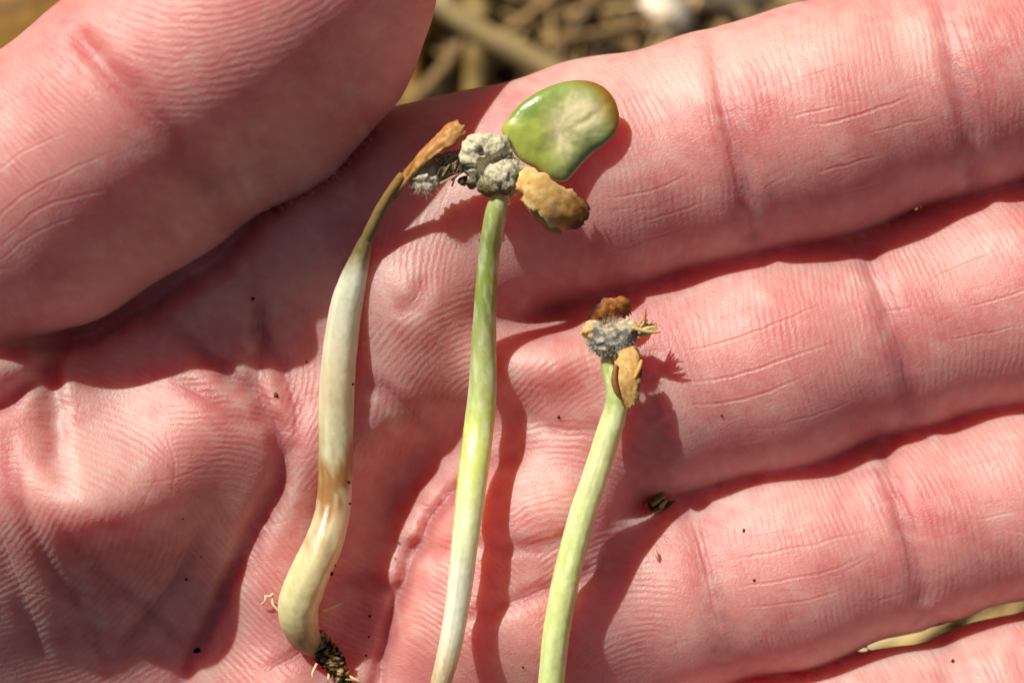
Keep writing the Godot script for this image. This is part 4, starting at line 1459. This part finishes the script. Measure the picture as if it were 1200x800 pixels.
	leaf_sheet("blade", lt, lc, [[-120, 30, was + 4, 3.0, 0], [-60, 24, was + 6, 9.0, 4], [10, 10, was + 7, 12.0, 6], [80, -14, was + 6, 9.0, 4], [130, -40, was + 4, 2.0, 0]], 0.4, 0.5, grain(mat(0.6, 0.4), 0.03, 0.02),
		func(u: float, t2: float, q: Vector3, _f: int) -> Color: return lin(0.54, 0.40, 0.14).lerp(lin(0.66, 0.48, 0.20), sstep(-0.3, 0.4, na.get_noise_2d(q.x * 0.3, q.z * 0.3))).lerp(lin(0.42, 0.28, 0.1), exp(-pow(t2 / 0.08, 2.0))), 0.1, 3.0)
	# the rest of the straw and crumbs: nobody could count it
	var cyl := CylinderMesh.new()
	cyl.top_radius = 0.65 * MM; cyl.bottom_radius = 0.8 * MM; cyl.height = 34.0 * MM; cyl.radial_segments = 7; cyl.rings = 1
	var mm := MultiMesh.new()
	mm.transform_format = MultiMesh.TRANSFORM_3D
	mm.use_colors = true
	mm.mesh = cyl
	mm.instance_count = 3600
	rng.seed = 99
	for i in mm.instance_count:
		var near := i < 1700
		var x := rng.randf_range(-110, 110) if near else rng.randfn(0.0, 260.0)
		var z := rng.randf_range(-100, 90) if near else rng.randfn(0.0, 260.0)
		var bs := Basis(Vector3.UP, rng.randf() * TAU) * Basis(Vector3.RIGHT, PI / 2 + rng.randf_range(-0.16, 0.16))
		bs = bs.scaled_local(Vector3(1, 1, 1) * rng.randf_range(0.35, 1.2))
		mm.set_instance_transform(i, Transform3D(bs, Vector3(x, ground_h(x, z) + rng.randf_range(0.2, 3.0), z) * MM))
		mm.set_instance_color(i, lin(0.56, 0.45, 0.28).lerp(lin(0.88, 0.76, 0.52), pow(rng.randf(), 1.6)))
	var mi := MultiMeshInstance3D.new()
	mi.name = "straw_litter"
	mi.multimesh = mm
	var lm := mat(0.6, 0.4)
	cyl.material = lm
	add_child(mi, true)
	mi.set_meta("kind", "stuff")
	meta(mi, "loose brown and tan straw litter covering the soil below", "straw litter")
	var crumb := SphereMesh.new()
	crumb.radius = 1.6 * MM; crumb.height = 2.6 * MM; crumb.radial_segments = 7; crumb.rings = 4
	crumb.material = lm
	var mc := MultiMesh.new()
	mc.transform_format = MultiMesh.TRANSFORM_3D
	mc.use_colors = true
	mc.mesh = crumb
	mc.instance_count = 3000
	for i in mc.instance_count:
		var x := rng.randf_range(-130, 130)
		var z := rng.randf_range(-120, 110)
		mc.set_instance_transform(i, Transform3D(Basis.from_euler(Vector3(rng.randf() * 3.0, rng.randf() * 3.0, 0)).scaled_local(Vector3(rng.randf_range(0.4, 1.8), rng.randf_range(0.3, 1.0), rng.randf_range(0.4, 1.4))), Vector3(x, ground_h(x, z) + 0.4, z) * MM))
		mc.set_instance_color(i, lin(0.36, 0.28, 0.19).lerp(lin(0.58, 0.48, 0.36), rng.randf()))
	var ci := MultiMeshInstance3D.new()
	ci.name = "soil_crumbs"
	ci.multimesh = mc
	add_child(ci, true)
	ci.set_meta("kind", "stuff")
	meta(ci, "crumbly dark brown soil between the straw below", "soil")
